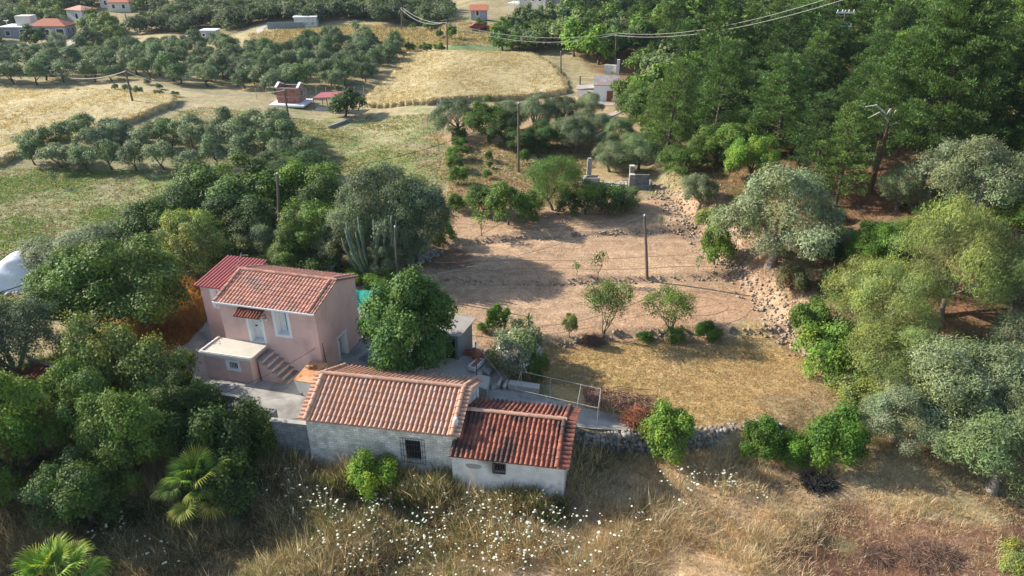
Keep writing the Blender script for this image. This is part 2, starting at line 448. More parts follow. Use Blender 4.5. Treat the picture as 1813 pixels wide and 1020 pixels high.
def wp(pts, z=None):
    return [(at(a, b)[:2] if z is None else G(a, b, z)) for a, b in pts]
ZONES = [  # world polygon, colour, patch colour, edge softness
    (wp([(-700, 130), (-700, 560), (300, 560), (330, 400), (480, 300), (430, 275), (60, 285), (0, 300), (-300, 300)]), (.165, .225, .075), (.27, .24, .14), 2.5),
    (wp([(-500, 400), (0, 400), (200, 395), (300, 440), (120, 560), (-500, 560)]), (.30, .25, .16), (.19, .205, .09), 4),
    (wp([(30, 295), (60, 250), (240, 235), (560, 255), (560, 300), (420, 310)]), (.25, .22, .13), (.16, .17, .08), 2),
    (wp([(240, 230), (340, 180), (440, 160), (600, 160), (760, 185), (790, 200), (760, 250), (560, 250), (400, 215)]), (.36, .285, .18), (.26, .24, .12), 2),
    (wp([(420, 260), (560, 200), (620, 205), (770, 200), (750, 262), (590, 258)]), (.32, .285, .16), (.17, .21, .08), 1.5),
    (wp([(560, 262), (770, 250), (800, 300), (790, 370), (740, 380), (560, 300)]), (.15, .21, .065), (.26, .215, .12), 1.5),
    (wp([(780, 290), (820, 255), (1090, 240), (1100, 330), (1000, 355), (800, 375)]), (.24, .22, .10), (.40, .275, .17), 1.5),
    (wp([(770, 200), (1010, 165), (1100, 175), (1120, 240), (800, 260)]), (.42, .29, .17), (.34, .24, .14), 1.5),
    (wp([(0, 150), (0, 135), (170, 150), (330, 150), (330, 185), (150, 165)]), (.42, .34, .2), (.3, .27, .15), 1.5),
    (wp([(440, 40), (640, 40), (900, 50), (900, 85), (700, 95), (640, 80), (440, 85)]), (.38, .30, .17), (.30, .27, .13), 3),
    (wp([(800, 82), (900, 82), (940, 88), (940, 97), (790, 97)]), (.12, .20, .09), (.16, .2, .09), .8),
    (wp([(200, 70), (440, 60), (440, 85), (250, 90)]), (.42, .33, .18), (.34, .28, .15), 2),
    (wp([(735, 500), (760, 380), (1180, 350), (1250, 410), (1340, 500), (1400, 590), (1250, 585), (1100, 595), (985, 612), (860, 600), (730, 560)]), (.435, .295, .185), (.355, .24, .15), .8),
    (wp([(1050, 590), (1080, 520), (1280, 505), (1330, 560), (1280, 585)]), (.42, .275, .17), (.38, .24, .145), 2),
    (wp([(880, 612), (1100, 598), (1410, 590), (1450, 640), (1500, 720), (1500, 775), (1200, 770), (1100, 745), (1000, 700), (930, 680)]), (.42, .295, .145), (.35, .245, .105), .7),
    (wp([(1300, 740), (1400, 690), (1500, 700), (1510, 770), (1310, 775)]), (.38, .29, .17), (.28, .2, .11), 1.5),
    (wp([(150, 700), (200, 560), (340, 500), (370, 520), (370, 640), (300, 720)]), (.36, .19, .085), (.24, .14, .075), 1.5),
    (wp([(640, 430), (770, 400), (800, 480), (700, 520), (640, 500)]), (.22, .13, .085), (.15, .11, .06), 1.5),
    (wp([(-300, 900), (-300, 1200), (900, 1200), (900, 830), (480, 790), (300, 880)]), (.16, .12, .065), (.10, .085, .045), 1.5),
    (wp([(900, 830), (900, 1200), (1500, 1200), (1400, 960), (1500, 850), (1300, 790), (1010, 800)]), (.44, .325, .195), (.30, .20, .12), 1.5),
    (wp([(1400, 970), (1460, 915), (1900, 905), (2300, 1250), (1400, 1250), (1360, 1020)]), (.125, .062, .04), (.20, .12, .075), 1.5),
    (wp([(1160, 330), (1240, 330), (1460, 470), (1520, 560), (1450, 640), (1380, 560), (1280, 460), (1210, 400)]), (.36, .26, .18), (.28, .18, .115), 1),
]
cA = np.tile(np.array([.21, .19, .095]), (len(xs), 1)); cB = np.tile(np.array([.33, .26, .15]), (len(xs), 1))
dB = seg_dist(xs, ys, BANK)
k = sst(1, 5, dB)[:, None]
cA = cA * (1 - k) + np.array([.24, .125, .07]) * k; cB = cB * (1 - k) + np.array([.11, .10, .05]) * k
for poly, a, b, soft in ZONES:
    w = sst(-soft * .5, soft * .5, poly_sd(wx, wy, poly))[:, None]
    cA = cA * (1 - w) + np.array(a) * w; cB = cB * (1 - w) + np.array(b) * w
nx, ny = len(gx), len(gy)
idx = np.arange(nx * ny).reshape(ny, nx)
FQ = np.stack([idx[:-1, :-1], idx[:-1, 1:], idx[1:, 1:], idx[1:, :-1]], -1).reshape(-1, 4)
g = link("ground", mesh_np("ground", np.stack([xs, ys, Zg.ravel()], 1), FQ, M['ground'], True, {'ColA': cA, 'ColB': cB}))
tag(g, "dry valley floor with terraced plots and a wooded slope", kind='structure')

def drape(name, poly, mat, dz=.02, st=.35, kind='structure', label=None):
    """a thin sheet that follows the ground inside a world polygon"""
    px_, py_ = [p[0] for p in poly], [p[1] for p in poly]
    bm = bmesh.new()
    f = bm.faces.new([bm.verts.new((a, b, 0)) for a, b in poly])
    def cuts(lo, hi, ax):
        c = lo + st
        while c < hi:
            co = (c, 0, 0) if ax == 0 else (0, c, 0)
            bmesh.ops.bisect_plane(bm, geom=bm.verts[:] + bm.edges[:] + bm.faces[:], plane_co=co, plane_no=(1, 0, 0) if ax == 0 else (0, 1, 0))
            c += st
    cuts(min(px_), max(px_), 0); cuts(min(py_), max(py_), 1)
    vx = np.array([v.co.x for v in bm.verts]); vy = np.array([v.co.y for v in bm.verts])
    z = Hm(vx, vy) + dz
    for v, zz in zip(bm.verts, z): v.co.z = zz
    bmesh.ops.recalc_face_normals(bm, faces=bm.faces[:])
    me = bpy.data.meshes.new(name); bm.to_mesh(me); bm.free()
    me.materials.append(mat)
    return tag(link(name, me), label, kind=kind)
# ------------------------------------------------------------ tree crowns and trunks
LAST = {}
def unit(v): return v / (np.linalg.norm(v, axis=-1, keepdims=True) + 1e-9)

def leaf_quads(rs, P, Nrm, Lf, Wf, axis_bias=None):
    n = len(P)
    r = unit(rs.randn(n, 3))
    a = r if axis_bias is None else unit(r + axis_bias)
    a = unit(a - Nrm * np.sum(a * Nrm, 1, keepdims=True))
    b = np.cross(Nrm, a)
    l = (Lf * rs.uniform(.65, 1.35, n))[:, None] * .5; w = (Wf * rs.uniform(.7, 1.3, n))[:, None] * .5
    V = np.stack([P - a * l, P + b * w, P + a * l, P - b * w], 1).reshape(-1, 3)
    return V, np.arange(4 * n).reshape(n, 4)

def lobe_crown(rs, lobes, n, Lf, Wf, spread=.16, sprig=7, up=.35, outw=.7, jag=.13, axis=None):
    """leaves on many overlapping irregular lobes; lobes = rows (x,y,z,rx,rz)"""
    lob = np.array(lobes)
    area = lob[:, 3] * (lob[:, 3] + lob[:, 4]); p = area / area.sum()
    m = int(n / sprig * 2.9)
    li = rs.choice(len(lob), m, p=p)
    d = unit(rs.randn(m, 3)); d[:, 2] = np.where(d[:, 2] < -.45, -d[:, 2], d[:, 2])
    ph = rs.uniform(0, 6.28, (len(lob), 3))
    bump = 1 + jag * (np.sin(5 * d[:, 0] + ph[li, 0]) + np.sin(6 * d[:, 1] + ph[li, 1]) + np.sin(5 * d[:, 2] + ph[li, 2])) * .6
    rr = (1 - np.abs(rs.randn(m)) * .14) * bump + (rs.rand(m) < .10) * rs.uniform(0, .38, m)
    C = lob[li, :3] + d * rr[:, None] * np.stack([lob[li, 3], lob[li, 3], lob[li, 4]], 1)
    od = unit(lob[:, :3] - (lob[:, :3] * area[:, None]).sum(0) / area.sum())
    sun_side = np.sum(d * (od[li] * .6 + np.array([0, 0, .7])), 1)
    keep = rs.rand(m) < np.clip(.42 + .95 * sun_side, .05, 1)
    for j, L in enumerate(lob):
        q = (C - L[:3]) / np.array([L[3], L[3], L[4]])
        keep &= ~((np.linalg.norm(q, axis=1) < .72) & (li != j))
    C, d = C[keep], d[keep]
    C, d = C[:int(n / sprig)], d[:int(n / sprig)]
    P = np.repeat(C, sprig, 0) + rs.randn(len(C) * sprig, 3) * spread
    D = np.repeat(d, sprig, 0)
    Nr = unit(D * (outw + .25) + rs.randn(len(P), 3) * .42 + np.array([0, 0, up]))
    ab = None if axis is None else D * axis[0] + np.array([0, 0, axis[1]])
    V, Fq = leaf_quads(rs, P, Nr, Lf, Wf, ab)
    tl = rs.uniform(.68, 1.32, (len(lob), 1)) * (1 + rs.uniform(-.12, .12, (len(lob), 3)) * np.array([1, .3, 1]))
    LAST['tone'] = np.repeat(np.repeat(tl[li[keep][:len(C)]], sprig, 0), 4, 0)
    return V, Fq

def env_lobes(rs, R, zc, Rz, nl, lr, zmin=-.35, core=.62, kr=(.55, 1.12), taper=0.0):
    out = [(0, 0, zc, R * core, Rz * core)]
    for i in range(nl):
        for _ in range(20):
            d = unit(rs.randn(3))
            if d[2] > zmin: break
        r = lr * R * rs.uniform(.5, 1.3)
        k = rs.uniform(*kr) - lr * .45; q = 1 - taper * (d[2] + .5)
        out.append((d[0] * R * k * q, d[1] * R * k * q, zc + d[2] * Rz * k, r, r * rs.uniform(.75, 1.0)))
    return out

def trunk_mb(rs, h, r, lobes, nlimb, lean=.15, fork=.35, stems=1):
    mb = MB()
    L = [l for l in lobes[1:]]
    for s in range(stems):
        a0 = rs.uniform(0, 6.28)
        bx, by = (math.cos(a0) * r * 1.5, math.sin(a0) * r * 1.5) if stems > 1 else (0, 0)
        fx, fy = bx + rs.uniform(-lean, lean) * h, by + rs.uniform(-lean, lean) * h
        fz = h * fork
        mb.tube([(bx, by, -.35), (bx, by, .05), (bx * .9 + (fx - bx) * .4, by + (fy - by) * .4, fz * .55), (fx, fy, fz)], [r * 1.5, r * 1.25, r * .95, r * .8], 7)
        for i in range(nlimb):
            l = L[rs.randint(len(L))]
            tx, ty, tz = l[0], l[1], l[2] + l[4] * .2
            mx = (fx * .45 + tx * .55 + rs.uniform(-.1, .1) * h, fy * .45 + ty * .55 + rs.uniform(-.1, .1) * h, fz * .45 + tz * .5)
            mb.tube([(fx, fy, fz - .05), mx, (tx, ty, tz)], [r * .6, r * .34, r * .1], 5, cap=False)
    return mb

PROTO = {}
def add_proto(key, R, H, crownVF, trunk, leafm='leaf', bark='bark'):
    tn = LAST.pop('tone', None)
    if tn is None: tn = np.ones((len(crownVF[0]), 3))
    PROTO.setdefault(key, []).append((R, H, mesh_np("crown", crownVF[0], crownVF[1], M[leafm], colors={'Tone': tn}), trunk.mesh("trunk", M[bark], True) if trunk else None))

rs = np.random.RandomState(11)
for i in range(4):      # broad olive with silvery billows
    R, H = 3.0, 4.9
    lb = env_lobes(rs, R, 2.55, 2.3, 34, .30, -.6)
    add_proto('olive', R, H, lobe_crown(rs, lb, 30000, .17, .05, .13, 9, .35, .55, .18, (.6, .9)), trunk_mb(rs, 3.0, .24, lb, 7, .12, .33), 'olive', 'bark_pale')
for i in range(5):      # the same tree seen from afar
    R, H = 2.4, 3.9
    lb = env_lobes(rs, R, 2.15, 1.75, 15, .38, -.55)
    add_proto('olive_far', R, H, lobe_crown(rs, lb, 4200, .30, .13, .16, 5, .35, .6, .18, (.6, .7)), trunk_mb(rs, 2.2, .16, lb, 3, .15, .35), 'olive', 'bark')
for i in range(6):
    R, H = 3.0, 5.6
    lb = env_lobes(rs, R, 2.9, 2.7, 34, .29, -.65)
    add_proto('broad', R, H, lobe_crown(rs, lb, 26000, .16, .10, .15, 7, .4, .7, .17), trunk_mb(rs, 3.0, .24, lb, 7, .08, .33))
R, H = 3.0, 5.8
lb = env_lobes(rs, R, 2.8, 2.9, 52, .24, -.8, .55, (.55, 1.2), .42)
add_proto('mulberry', R, H, lobe_crown(rs, lb, 42000, .15, .10, .13, 7, .45, .7, .2), trunk_mb(rs, 2.4, .28, lb, 9, .04, .35))
for i in range(4):
    R, H = 2.6, 4.4
    lb = env_lobes(rs, R, 2.2, 2.2, 16, .36, -.7)
    add_proto('broad_far', R, H, lobe_crown(rs, lb, 4600, .34, .22, .18, 5, .4, .7, .18), trunk_mb(rs, 2.4, .18, lb, 3, .1, .3))
for i in range(5):      # dense ground-hugging bush
    R, H = 1.6, 2.0
    lb = env_lobes(rs, R, .85, 1.15, 20, .33, -.6)
    add_proto('bush', R, H, lobe_crown(rs, lb, 9000, .13, .075, .12, 7, .4, .6, .2), trunk_mb(rs, 1.2, .07, lb, 3, .1, .3))
for i in range(3):      # round citrus-like tree on a short stem
    R, H = 1.6, 2.7
    lb = env_lobes(rs, R, 1.5, 1.25, 24, .32, -.7, .62, (.62, 1.04))
    add_proto('citrus', R, H, lobe_crown(rs, lb, 8000, .15, .08, .10, 8, .35, .8, .16), trunk_mb(rs, 1.6, .085, lb, 4, .1, .25))
for i in range(3):      # feathery tamarisk-like sprays
    R, H = 3.0, 5.0
    lb = env_lobes(rs, R, 2.7, 2.4, 34, .28, -.65)
    add_proto('feather', R, H, lobe_crown(rs, lb, 34000, .20, .028, .16, 9, .3, .3, .24, (.7, 1.3)), trunk_mb(rs, 3.0, .14, lb, 8, .15, .3), 'olive', 'bark_pale')
for i in range(3):      # open multi-stem pomegranate
    R, H = 1.6, 3.3
    lb = env_lobes(rs, R, 2.3, .95, 16, .32, -.5)
    add_proto('open', R, H, lobe_crown(rs, lb, 6500, .12, .05, .16, 6, .2, .4, .24), trunk_mb(rs, 2.2, .045, lb, 3, .18, .35, stems=4))
for i in range(3):      # slim sapling
    R, H = .5, 1.7
    lb = env_lobes(rs, R, 1.05, .6, 8, .35, -.8)
    add_proto('sapling', R, H, lobe_crown(rs, lb, 260, .13, .07, .10, 5, .2, .4, .3), trunk_mb(rs, 1.3, .022, lb, 5, .06, .3))
def pine(rs, R, H, nb, cl, per, L=.2, W=.03, tr=.22, puff=.34, low=.12):
    """puffs of needles along rising boughs round a single stem"""
    mb = MB(); bend = rs.uniform(-.6, .6, 2)
    def ax(z): t = z / H; return (bend[0] * t * t, bend[1] * t * t)
    mb.tube([(*ax(z), z) for z in np.linspace(-.4, H * .97, 8)], [max(.03, tr * (1 - k / 7.6)) for k in range(8)], 7)
    Cs, Ds = [], []
    for b in range(nb):
        t = low + (1 - low) * ((b + rs.rand()) / nb) ** .85
        z = H * t
        prof = min(1, .45 + (t - low) / .22) * (1 - max(0, t - .3) / .76) ** .85 * R
        ln = prof * rs.uniform(.55, 1.15) + .2
        a = b * 2.4 + rs.uniform(-.5, .5); rise = rs.uniform(-.05, .3) + .35 * t
        x0, y0 = ax(z)
        base = np.array([x0, y0, z]); tip = base + np.array([math.cos(a) * ln, math.sin(a) * ln, rise * ln])
        mid = base * .5 + tip * .5 + np.array([0, 0, -.06 * ln])
        if b % 2 == 0: mb.tube([tuple(base), tuple(mid), tuple(tip)], [.05 * tr / .22, .03, .012], 4, cap=False)
        k = max(3, int(cl * ln / R))
        s = rs.uniform(.25, 1.03, k)
        side = np.array([-math.sin(a), math.cos(a), 0])
        wv = (rs.randn(k) * .2 * ln * (1.15 - s))[:, None]
        Cs.append(base + (tip - base) * s[:, None] + side * wv + np.array([0, 0, 1.0]) * (.1 + .25 * s * s)[:, None] * (ln * .25) + rs.randn(k, 3) * .08)
        Ds.append(np.tile((tip - base) / (ln + .01) * .5 + np.array([0, 0, .7]), (k, 1)))
    C = np.concatenate(Cs); D = unit(np.concatenate(Ds))
    rad = puff * rs.uniform(.6, 1.3, len(C))
    P0 = np.repeat(C, per, 0); n = len(P0)
    dd = unit(np.repeat(D, per, 0) * .75 + rs.randn(n, 3) * .7)
    P = P0 + dd * (np.repeat(rad, per) * rs.uniform(.35, 1.0, n))[:, None] * np.array([1, 1, .8])
    ld = unit(dd + np.repeat(D, per, 0) * .5 + rs.randn(n, 3) * .25)
    side = unit(np.cross(ld, rs.randn(n, 3)))
    l = (L * rs.uniform(.6, 1.3, n))[:, None]; w = (W * rs.uniform(.7, 1.4, n))[:, None]
    V = np.stack([P, P + ld * l * .5 + side * w, P + ld * l, P + ld * l * .5 - side * w], 1).reshape(-1, 3)
    tb = rs.uniform(.65, 1.3, (len(C), 1)) * (1 + rs.uniform(-.1, .1, (len(C), 3)))
    LAST['tone'] = np.repeat(np.repeat(tb, per, 0), 4, 0)
    return (V, np.arange(4 * n).reshape(n, 4)), mb
for i in range(4):
    cr, mb = pine(rs, 3.3, 9.6, 110, 13, 34, .2, .028)
    add_proto('pine', 3.3, 9.6, cr, mb, 'needle', 'bark')
for i in range(2):
    cr, mb = pine(rs, 7.0, 18.0, 170, 26, 40, .28, .04, .4, .55, .2)
    add_proto('pine_big', 7.0, 18.0, cr, mb, 'needle', 'bark')
for i in range(4):
    cr, mb = pine(rs, 3.0, 7.8, 70, 11, 15, .32, .055)
    add_proto('pine_far', 3.0, 7.8, cr, mb, 'needle', 'bark')

def px_(c): return tuple(((x / 255.0 + .055) / 1.055) ** 2.4 if x > 10 else x / 3294.0 for x in c)
C_OL = (.155, .195, .105); C_OLD = (.10, .135, .07); C_OLB = (.18, .22, .115); C_OLG = (.125, .175, .075)
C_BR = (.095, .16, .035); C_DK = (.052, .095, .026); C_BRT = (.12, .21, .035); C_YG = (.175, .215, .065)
C_PN = (.088, .15, .045); C_PND = (.06, .105, .036); C_PNL = (.125, .19, .055); C_CIT = (.075, .155, .022); C_MUL = (.06, .125, .035)
PLACED = []          # (x, y, radius) of every tree already standing
_cnt = {}
def tree(kind, x, y, z, R, H, color, name, label, cat, group=None, rz=None, var=None):
    L = PROTO[kind]
    i = _cnt[kind] = _cnt.get(kind, 0) + 1
    r0, h0, cm, tm = L[(i if var is None else var) % len(L)]
    t = thing(name, label, cat, (x, y, z), rz if rz is not None else (i * 2.399) % 6.283, group)
    t.scale = (R / r0, R / r0, H / h0)
    rnd = random.Random(i * 7 + len(PLACED)).uniform
    f = rnd(.88, 1.12)
    link("crown", cm, t, tuple(c * f for c in color))
    if tm: link("trunk", tm, t)
    PLACED.append((x, y, R))
    return t

def ptree(kind, bx, by, w, h, color, name, label, cat="tree", group=None, var=None, lift=0):
    """a tree whose foot stands where the ray through (bx,by) meets the ground; w, h its size in photo pixels"""
    x, y, z = at(bx, by)
    m, dep = mpp(x, y, z)
    R = w * m / 2
    H = max((h * m - .35 * R * math.sin(dep)) / math.cos(dep), R * .5)
    return tree(kind, x, y, z + lift, R, H, color, name, label, cat, group, var=var)

T = ptree
# ---- trees one can point to, nearest plots first
T('broad', 255, 588, 190, 165, C_BR, "walnut_tree", "bright green tree with thick dark trunk by the orange weeds at the pink house")
T('broad', 150, 585, 150, 140, C_BR, "walnut_tree", "bright green tree spreading towards the white tarpaulin, beside the thick trunked tree")
T('olive', 40, 690, 185, 165, C_OLD, "olive_tree", "dark olive tree at the picture's edge below the white tarpaulin")
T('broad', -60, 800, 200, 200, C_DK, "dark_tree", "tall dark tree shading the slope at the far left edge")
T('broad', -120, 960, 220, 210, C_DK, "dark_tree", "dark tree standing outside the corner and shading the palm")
T('broad', 45, 870, 150, 190, C_BRT, "dense_tree", "lime green clump with leaf pads below the broken red tiles")
T('bush', 187, 690, 115, 120, C_YG, "creeper_covered_shrub", "yellow green creeper heaped over a stump, higher of the two humps", "shrub")
T('bush', 292, 705, 110, 100, C_YG, "creeper_covered_shrub", "lime yellow creeper hump beside the paved path by the pink house", "shrub")
T('broad', 175, 790, 125, 150, C_BR, "thicket_tree", "leafy green tree between the red tile scrap and the creeper humps")
T('broad', 255, 850, 150, 170, C_BR, "thicket_tree", "mid green thicket tree right above the large fan palm")
T('broad', 350, 785, 120, 120, C_DK, "thicket_tree", "dark glossy thicket tree below the small barred window")
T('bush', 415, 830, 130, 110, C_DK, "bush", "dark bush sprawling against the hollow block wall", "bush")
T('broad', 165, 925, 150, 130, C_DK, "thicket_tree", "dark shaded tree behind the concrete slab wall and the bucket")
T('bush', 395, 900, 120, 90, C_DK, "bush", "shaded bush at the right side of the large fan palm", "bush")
T('bush', 455, 790, 90, 70, C_BR, "bush", "low green bush at the corner of the block wall", "bush")
T('bush', 655, 866, 84, 58, (.17, .28, .035), "round_bush", "round lime green bush under the cottage wall among white flowers", "bush", var=1)
T('mulberry', 728, 674, 182, 196, C_MUL, "mulberry_tree", "vivid green mulberry tree shading the yard behind the tiled cottage")
T('broad', 400, 412, 170, 135, C_BR, "carob_tree", "large dark green crown highest of the clump behind the pink house")
T('broad', 480, 400, 110, 105, C_DK, "carob_tree", "dark crown right behind the leaning pole in the clump")
T('broad', 308, 460, 140, 120, C_DK, "carob_tree", "dark crown between the green field and the walnut trees")
T('broad', 355, 505, 115, 125, C_YG, "cypress_like_tree", "olive green feathery tree just above the red metal roof", var=3)
T('olive', 165, 490, 160, 95, C_OL, "olive_tree", "grey green olive tree at the edge of the weedy green field")
T('bush', 245, 455, 80, 65, C_OLG, "bush", "scrubby bush between the grey olive and the dark crowns", "bush")
T('broad', 560, 398, 125, 112, C_BRT, "locust_tree", "pale green rounded tree behind the pole in the clump", var=0)
T('olive', 684, 458, 165, 158, (.145, .185, .095), "olive_tree", "tall silver olive whose crown tops the clump behind the pink house", var=1)
T('olive', 622, 474, 120, 110, C_OLB, "olive_tree", "silver olive whose billows hang above the tall cactus", var=2)
T('olive', 740, 462, 130, 140, C_OLD, "olive_tree", "dark sided olive at the edge of the bare terraces", var=3)
T('olive', 700, 490, 95, 80, C_OLD, "olive_tree", "shaded low olive beside the dry stone wall end")
T('broad', 552, 476, 120, 115, C_BR, "locust_tree", "green tree just behind the ridge of the pink house")
T('olive', 468, 466, 85, 85, C_OLB, "olive_tree", "small silver olive left of the pole behind the house")
T('bush', 415, 478, 90, 55, C_YG, "bush", "yellow green bush behind the antenna of the pink house", "bush")
T('broad', 520, 325, 130, 60, C_DK, "hedge_tree", "dark low crown beyond the clump next to the olive row")
T('broad', 600, 440, 120, 120, C_DK, "carob_tree", "dark tree filling the gap between the pale locust and the tallest olive")
T('broad', 440, 452, 125, 105, C_DK, "carob_tree", "dark tree just left of the weathered pole's foot")
T('broad', 400, 470, 110, 80, C_BR, "carob_tree", "mid green tree above the antenna of the pink house")
T('broad', 335, 420, 120, 95, C_DK, "carob_tree", "dark tree on the field side of the clump, highest on its left")
T('bush', 560, 500, 90, 50, C_DK, "bush", "dark bush in front of the flat roofed hut behind the house", "bush")
T('broad', 500, 500, 90, 70, C_BR, "locust_tree", "low green tree hugging the back of the tiled roof", var=1)
T('bush', 785, 428, 52, 40, C_BRT, "bush", "bright low creeper at the dark foot of the olive clump", "bush")
T('bush', 640, 500, 60, 30, C_BRT, "vine_bush", "bright vine leaves behind the green shade net", "bush")
T('bush', 690, 508, 60, 30, C_BRT, "vine_bush", "bright vine leaves under the leaning pole in the shade", "bush")
T('citrus', 883, 595, 46, 52, C_CIT, "citrus_tree", "small dark citrus tree beside the garden shed")
T('bush', 855, 588, 22, 16, C_BRT, "small_bush", "small bright bush at the corner of the garden shed", "bush")
T('citrus', 1008, 596, 26, 38, C_YG, "young_citrus_tree", "small yellow green young citrus by the stones above the lawn")
T('open', 1066, 597, 84, 92, C_BR, "pomegranate_tree", "many stemmed pomegranate tree nearer the yuccas above the lawn", var=0)
T('open', 1187, 590, 86, 78, C_BR, "pomegranate_tree", "spreading pomegranate tree leaning right above the lawn wall", var=1)
T('bush', 1140, 601, 30, 15, C_CIT, "small_bush", "low green bush on the lawn wall between the pomegranates", "bush")
T('bush', 1198, 603, 36, 22, C_BR, "small_bush", "green bush at the foot of the leaning pomegranate", "bush")
T('bush', 1250, 594, 46, 24, C_CIT, "small_bush", "wider green bush on the lawn wall right of the pomegranates", "bush")
T('sapling', 853, 418, 34, 48, C_BR, "young_tree", "thin young tree alone on the highest bare terrace")
T('citrus', 900, 398, 66, 72, C_BR, "orange_tree", "green tree with dark stem at the top edge of the bare terrace")
T('feather', 978, 372, 100, 100, C_BR, "almond_tree", "largest grey green tree at the head of the bare terraces")
T('open', 1036, 378, 62, 58, C_BR, "young_almond_tree", "tree with a bent pale stem below the stone basin")
T('bush', 858, 378, 66, 46, C_BR, "bush", "round bush left of the tree with the dark stem", "bush")
T('bush', 808, 374, 34, 28, C_CIT, "bush", "small dark bush at the left end of the terrace hedge", "bush")
T('bush', 1066, 372, 84, 50, C_DK, "bush", "dark bush between the bent stem tree and the stone pillar", "bush")
T('bush', 1010, 378, 50, 40, C_DK, "bush", "dark bush between the largest grey green tree and the bent stem", "bush")
T('bush', 935, 382, 56, 40, C_BR, "bush", "green bush left of the largest grey green tree", "bush")
T('bush', 1106, 368, 54, 38, C_OLG, "bush", "grey green bush just below the stone pillar", "bush")
for q, (a, b, w, h) in enumerate(((815, 250, 30, 22), (812, 264, 28, 20), (810, 282, 34, 24), (806, 302, 34, 26), (812, 328, 32, 30))):
    T('citrus', a, b, w, h, C_CIT, "orchard_tree", "small orange tree in the single file left of the tall pole", group="single file of orange trees")
for q, (a, b, w, h) in enumerate(((865, 286, 16, 18), (866, 298, 13, 12), (863, 317, 15, 15), (925, 292, 22, 26))):
    T('citrus', a, b, w, h, C_CIT, "orchard_sapling", "tiny orchard sapling on the grass around the tall pole", group="orchard saplings round the pole")
T('sapling', 1058, 495, 26, 55, C_BR, "bare_sapling", "taller thin sapling on the middle bare terrace")
T('sapling', 1021, 487, 16, 26, C_BRT, "bare_sapling", "short green sapling left of the taller one on the terrace")
T('sapling', 1236, 480, 16, 30, C_OLG, "bare_sapling", "faint twiggy sapling near the rubble bank")
T('sapling', 1169, 405, 12, 26, C_OLG, "bare_sapling", "nearly leafless sapling right of the terrace pole")
T('sapling', 100, 332, 22, 32, C_OL, "bare_sapling", "nearly bare small tree alone in the weedy green field")
# right bank
T('olive', 1366, 470, 190, 160, C_OLB, "olive_tree", "large silver olive standing on the rubble bank above the terraces", var=0)
T('olive', 1236, 372, 68, 66, C_OLB, "olive_tree", "small round silver olive at the head of the rubble wall")
T('bush', 1264, 468, 60, 66, C_BRT, "fig_bush", "vivid green fig bush hanging over the rubble wall", "bush")
T('citrus', 1424, 602, 78, 72, C_BR, "citrus_tree", "round citrus tree at the right end of the lawn wall")
T('broad', 1326, 322, 82, 88, C_BRT, "fig_tree", "bright broad leaved tree on the red earth of the bank")
T('broad', 1212, 310, 90, 58, C_BR, "broadleaf_tree", "dark green spreading tree above the ruined basin")
T('feather', 1130, 300, 110, 62, C_OLG, "scrub_tree", "olive brown scrubby tree behind the stone pillar")
T('bush', 1260, 400, 60, 30, C_YG, "bush", "yellow green bramble on the rubble wall below the round olive", "bush")
T('bush', 1325, 395, 50, 30, C_CIT, "bush", "green ivy bush over rocks beside the large silver olive", "bush")
T('olive', 1588, 372, 90, 84, C_OL, "olive_tree", "olive leaning out below the great pine")
T('olive', 1722, 400, 185, 150, C_OLB, "olive_tree", "great silver olive on the slope at the right", var=1)
T('broad', 1800, 420, 110, 80, C_BRT, "fig_tree", "bright green tree at the right edge below the great olive")
T('broad', 1545, 480, 90, 90, C_CIT, "fig_tree", "deep green large leaved fig between the red earth and the tamarisks")
T('feather', 1665, 560, 190, 185, C_YG, "tamarisk_tree", "yellow green feathery tree, tallest of the tamarisks", var=0)
T('feather', 1545, 600, 165, 150, C_YG, "tamarisk_tree", "feathery tamarisk with yellowed crown nearer the citrus tree", var=1)
T('feather', 1560, 690, 190, 130, C_YG, "tamarisk_tree", "light green tamarisk overhanging the right side of the lawn", var=2)
T('bush', 1462, 655, 100, 80, C_BRT, "bush", "light green bush at the lawn's right edge", "bush")
T('bush', 1500, 705, 90, 50, C_YG, "bush", "small yellow green bush below the overhanging tamarisk", "bush")
T('olive', 1790, 560, 150, 140, C_OLB, "olive_tree", "pale olive at the right edge behind the tamarisks", var=3)
T('olive', 1800, 660, 140, 110, C_OL, "olive_tree", "olive at the right edge below the pale one")
T('olive', 1640, 745, 190, 150, C_OLB, "olive_tree", "broad silver olive right of the lawn", var=2)
T('olive', 1760, 760, 180, 150, C_OL, "olive_tree", "silver olive between the broad one and the right edge")
T('olive', 1580, 785, 150, 100, C_OL, "olive_tree", "low silver olive above the round green shrubs")
T('olive', 1755, 870, 200, 150, C_OLG, "olive_tree", "green olive with a crooked trunk at the edge of the dry meadow", var=0)
T('citrus', 1180, 812, 84, 88, C_BRT, "laurel_shrub", "round shrub on a leaning stem before the dry stone wall", "shrub")
T('bush', 1345, 808, 80, 62, C_CIT, "laurel_shrub", "left of the three glossy shrubs along the meadow edge", "shrub")
T('bush', 1405, 812, 66, 44, C_CIT, "laurel_shrub", "lowest of the three glossy shrubs, in the middle", "shrub")
T('bush', 1468, 815, 108, 84, C_CIT, "laurel_shrub", "largest of the three glossy shrubs along the meadow edge", "shrub")
T('bush', 1805, 1012, 66, 50, C_YG, "bush", "yellow green bush at the lower right corner", "bush")
T('broad_far', 612, 206, 60, 44, C_DK, "fig_tree", "dark rounded tree beside the red carport")
T('broad_far', 1106, 182, 52, 46, C_BR, "fig_tree", "green tree beside the whitewashed cottage with the brown door")
T('olive', 1042, 208, 56, 42, C_OLB, "olive_tree", "silver olive just before the whitewashed cottage")
T('broad_far', 65, 82, 42, 34, C_DK, "stone_pine", "round dark umbrella tree before the grey villa")
T('bush', 104, 85, 24, 24, C_OLB, "oleander_tree", "pale flowering round tree beside the villa wall", "tree")
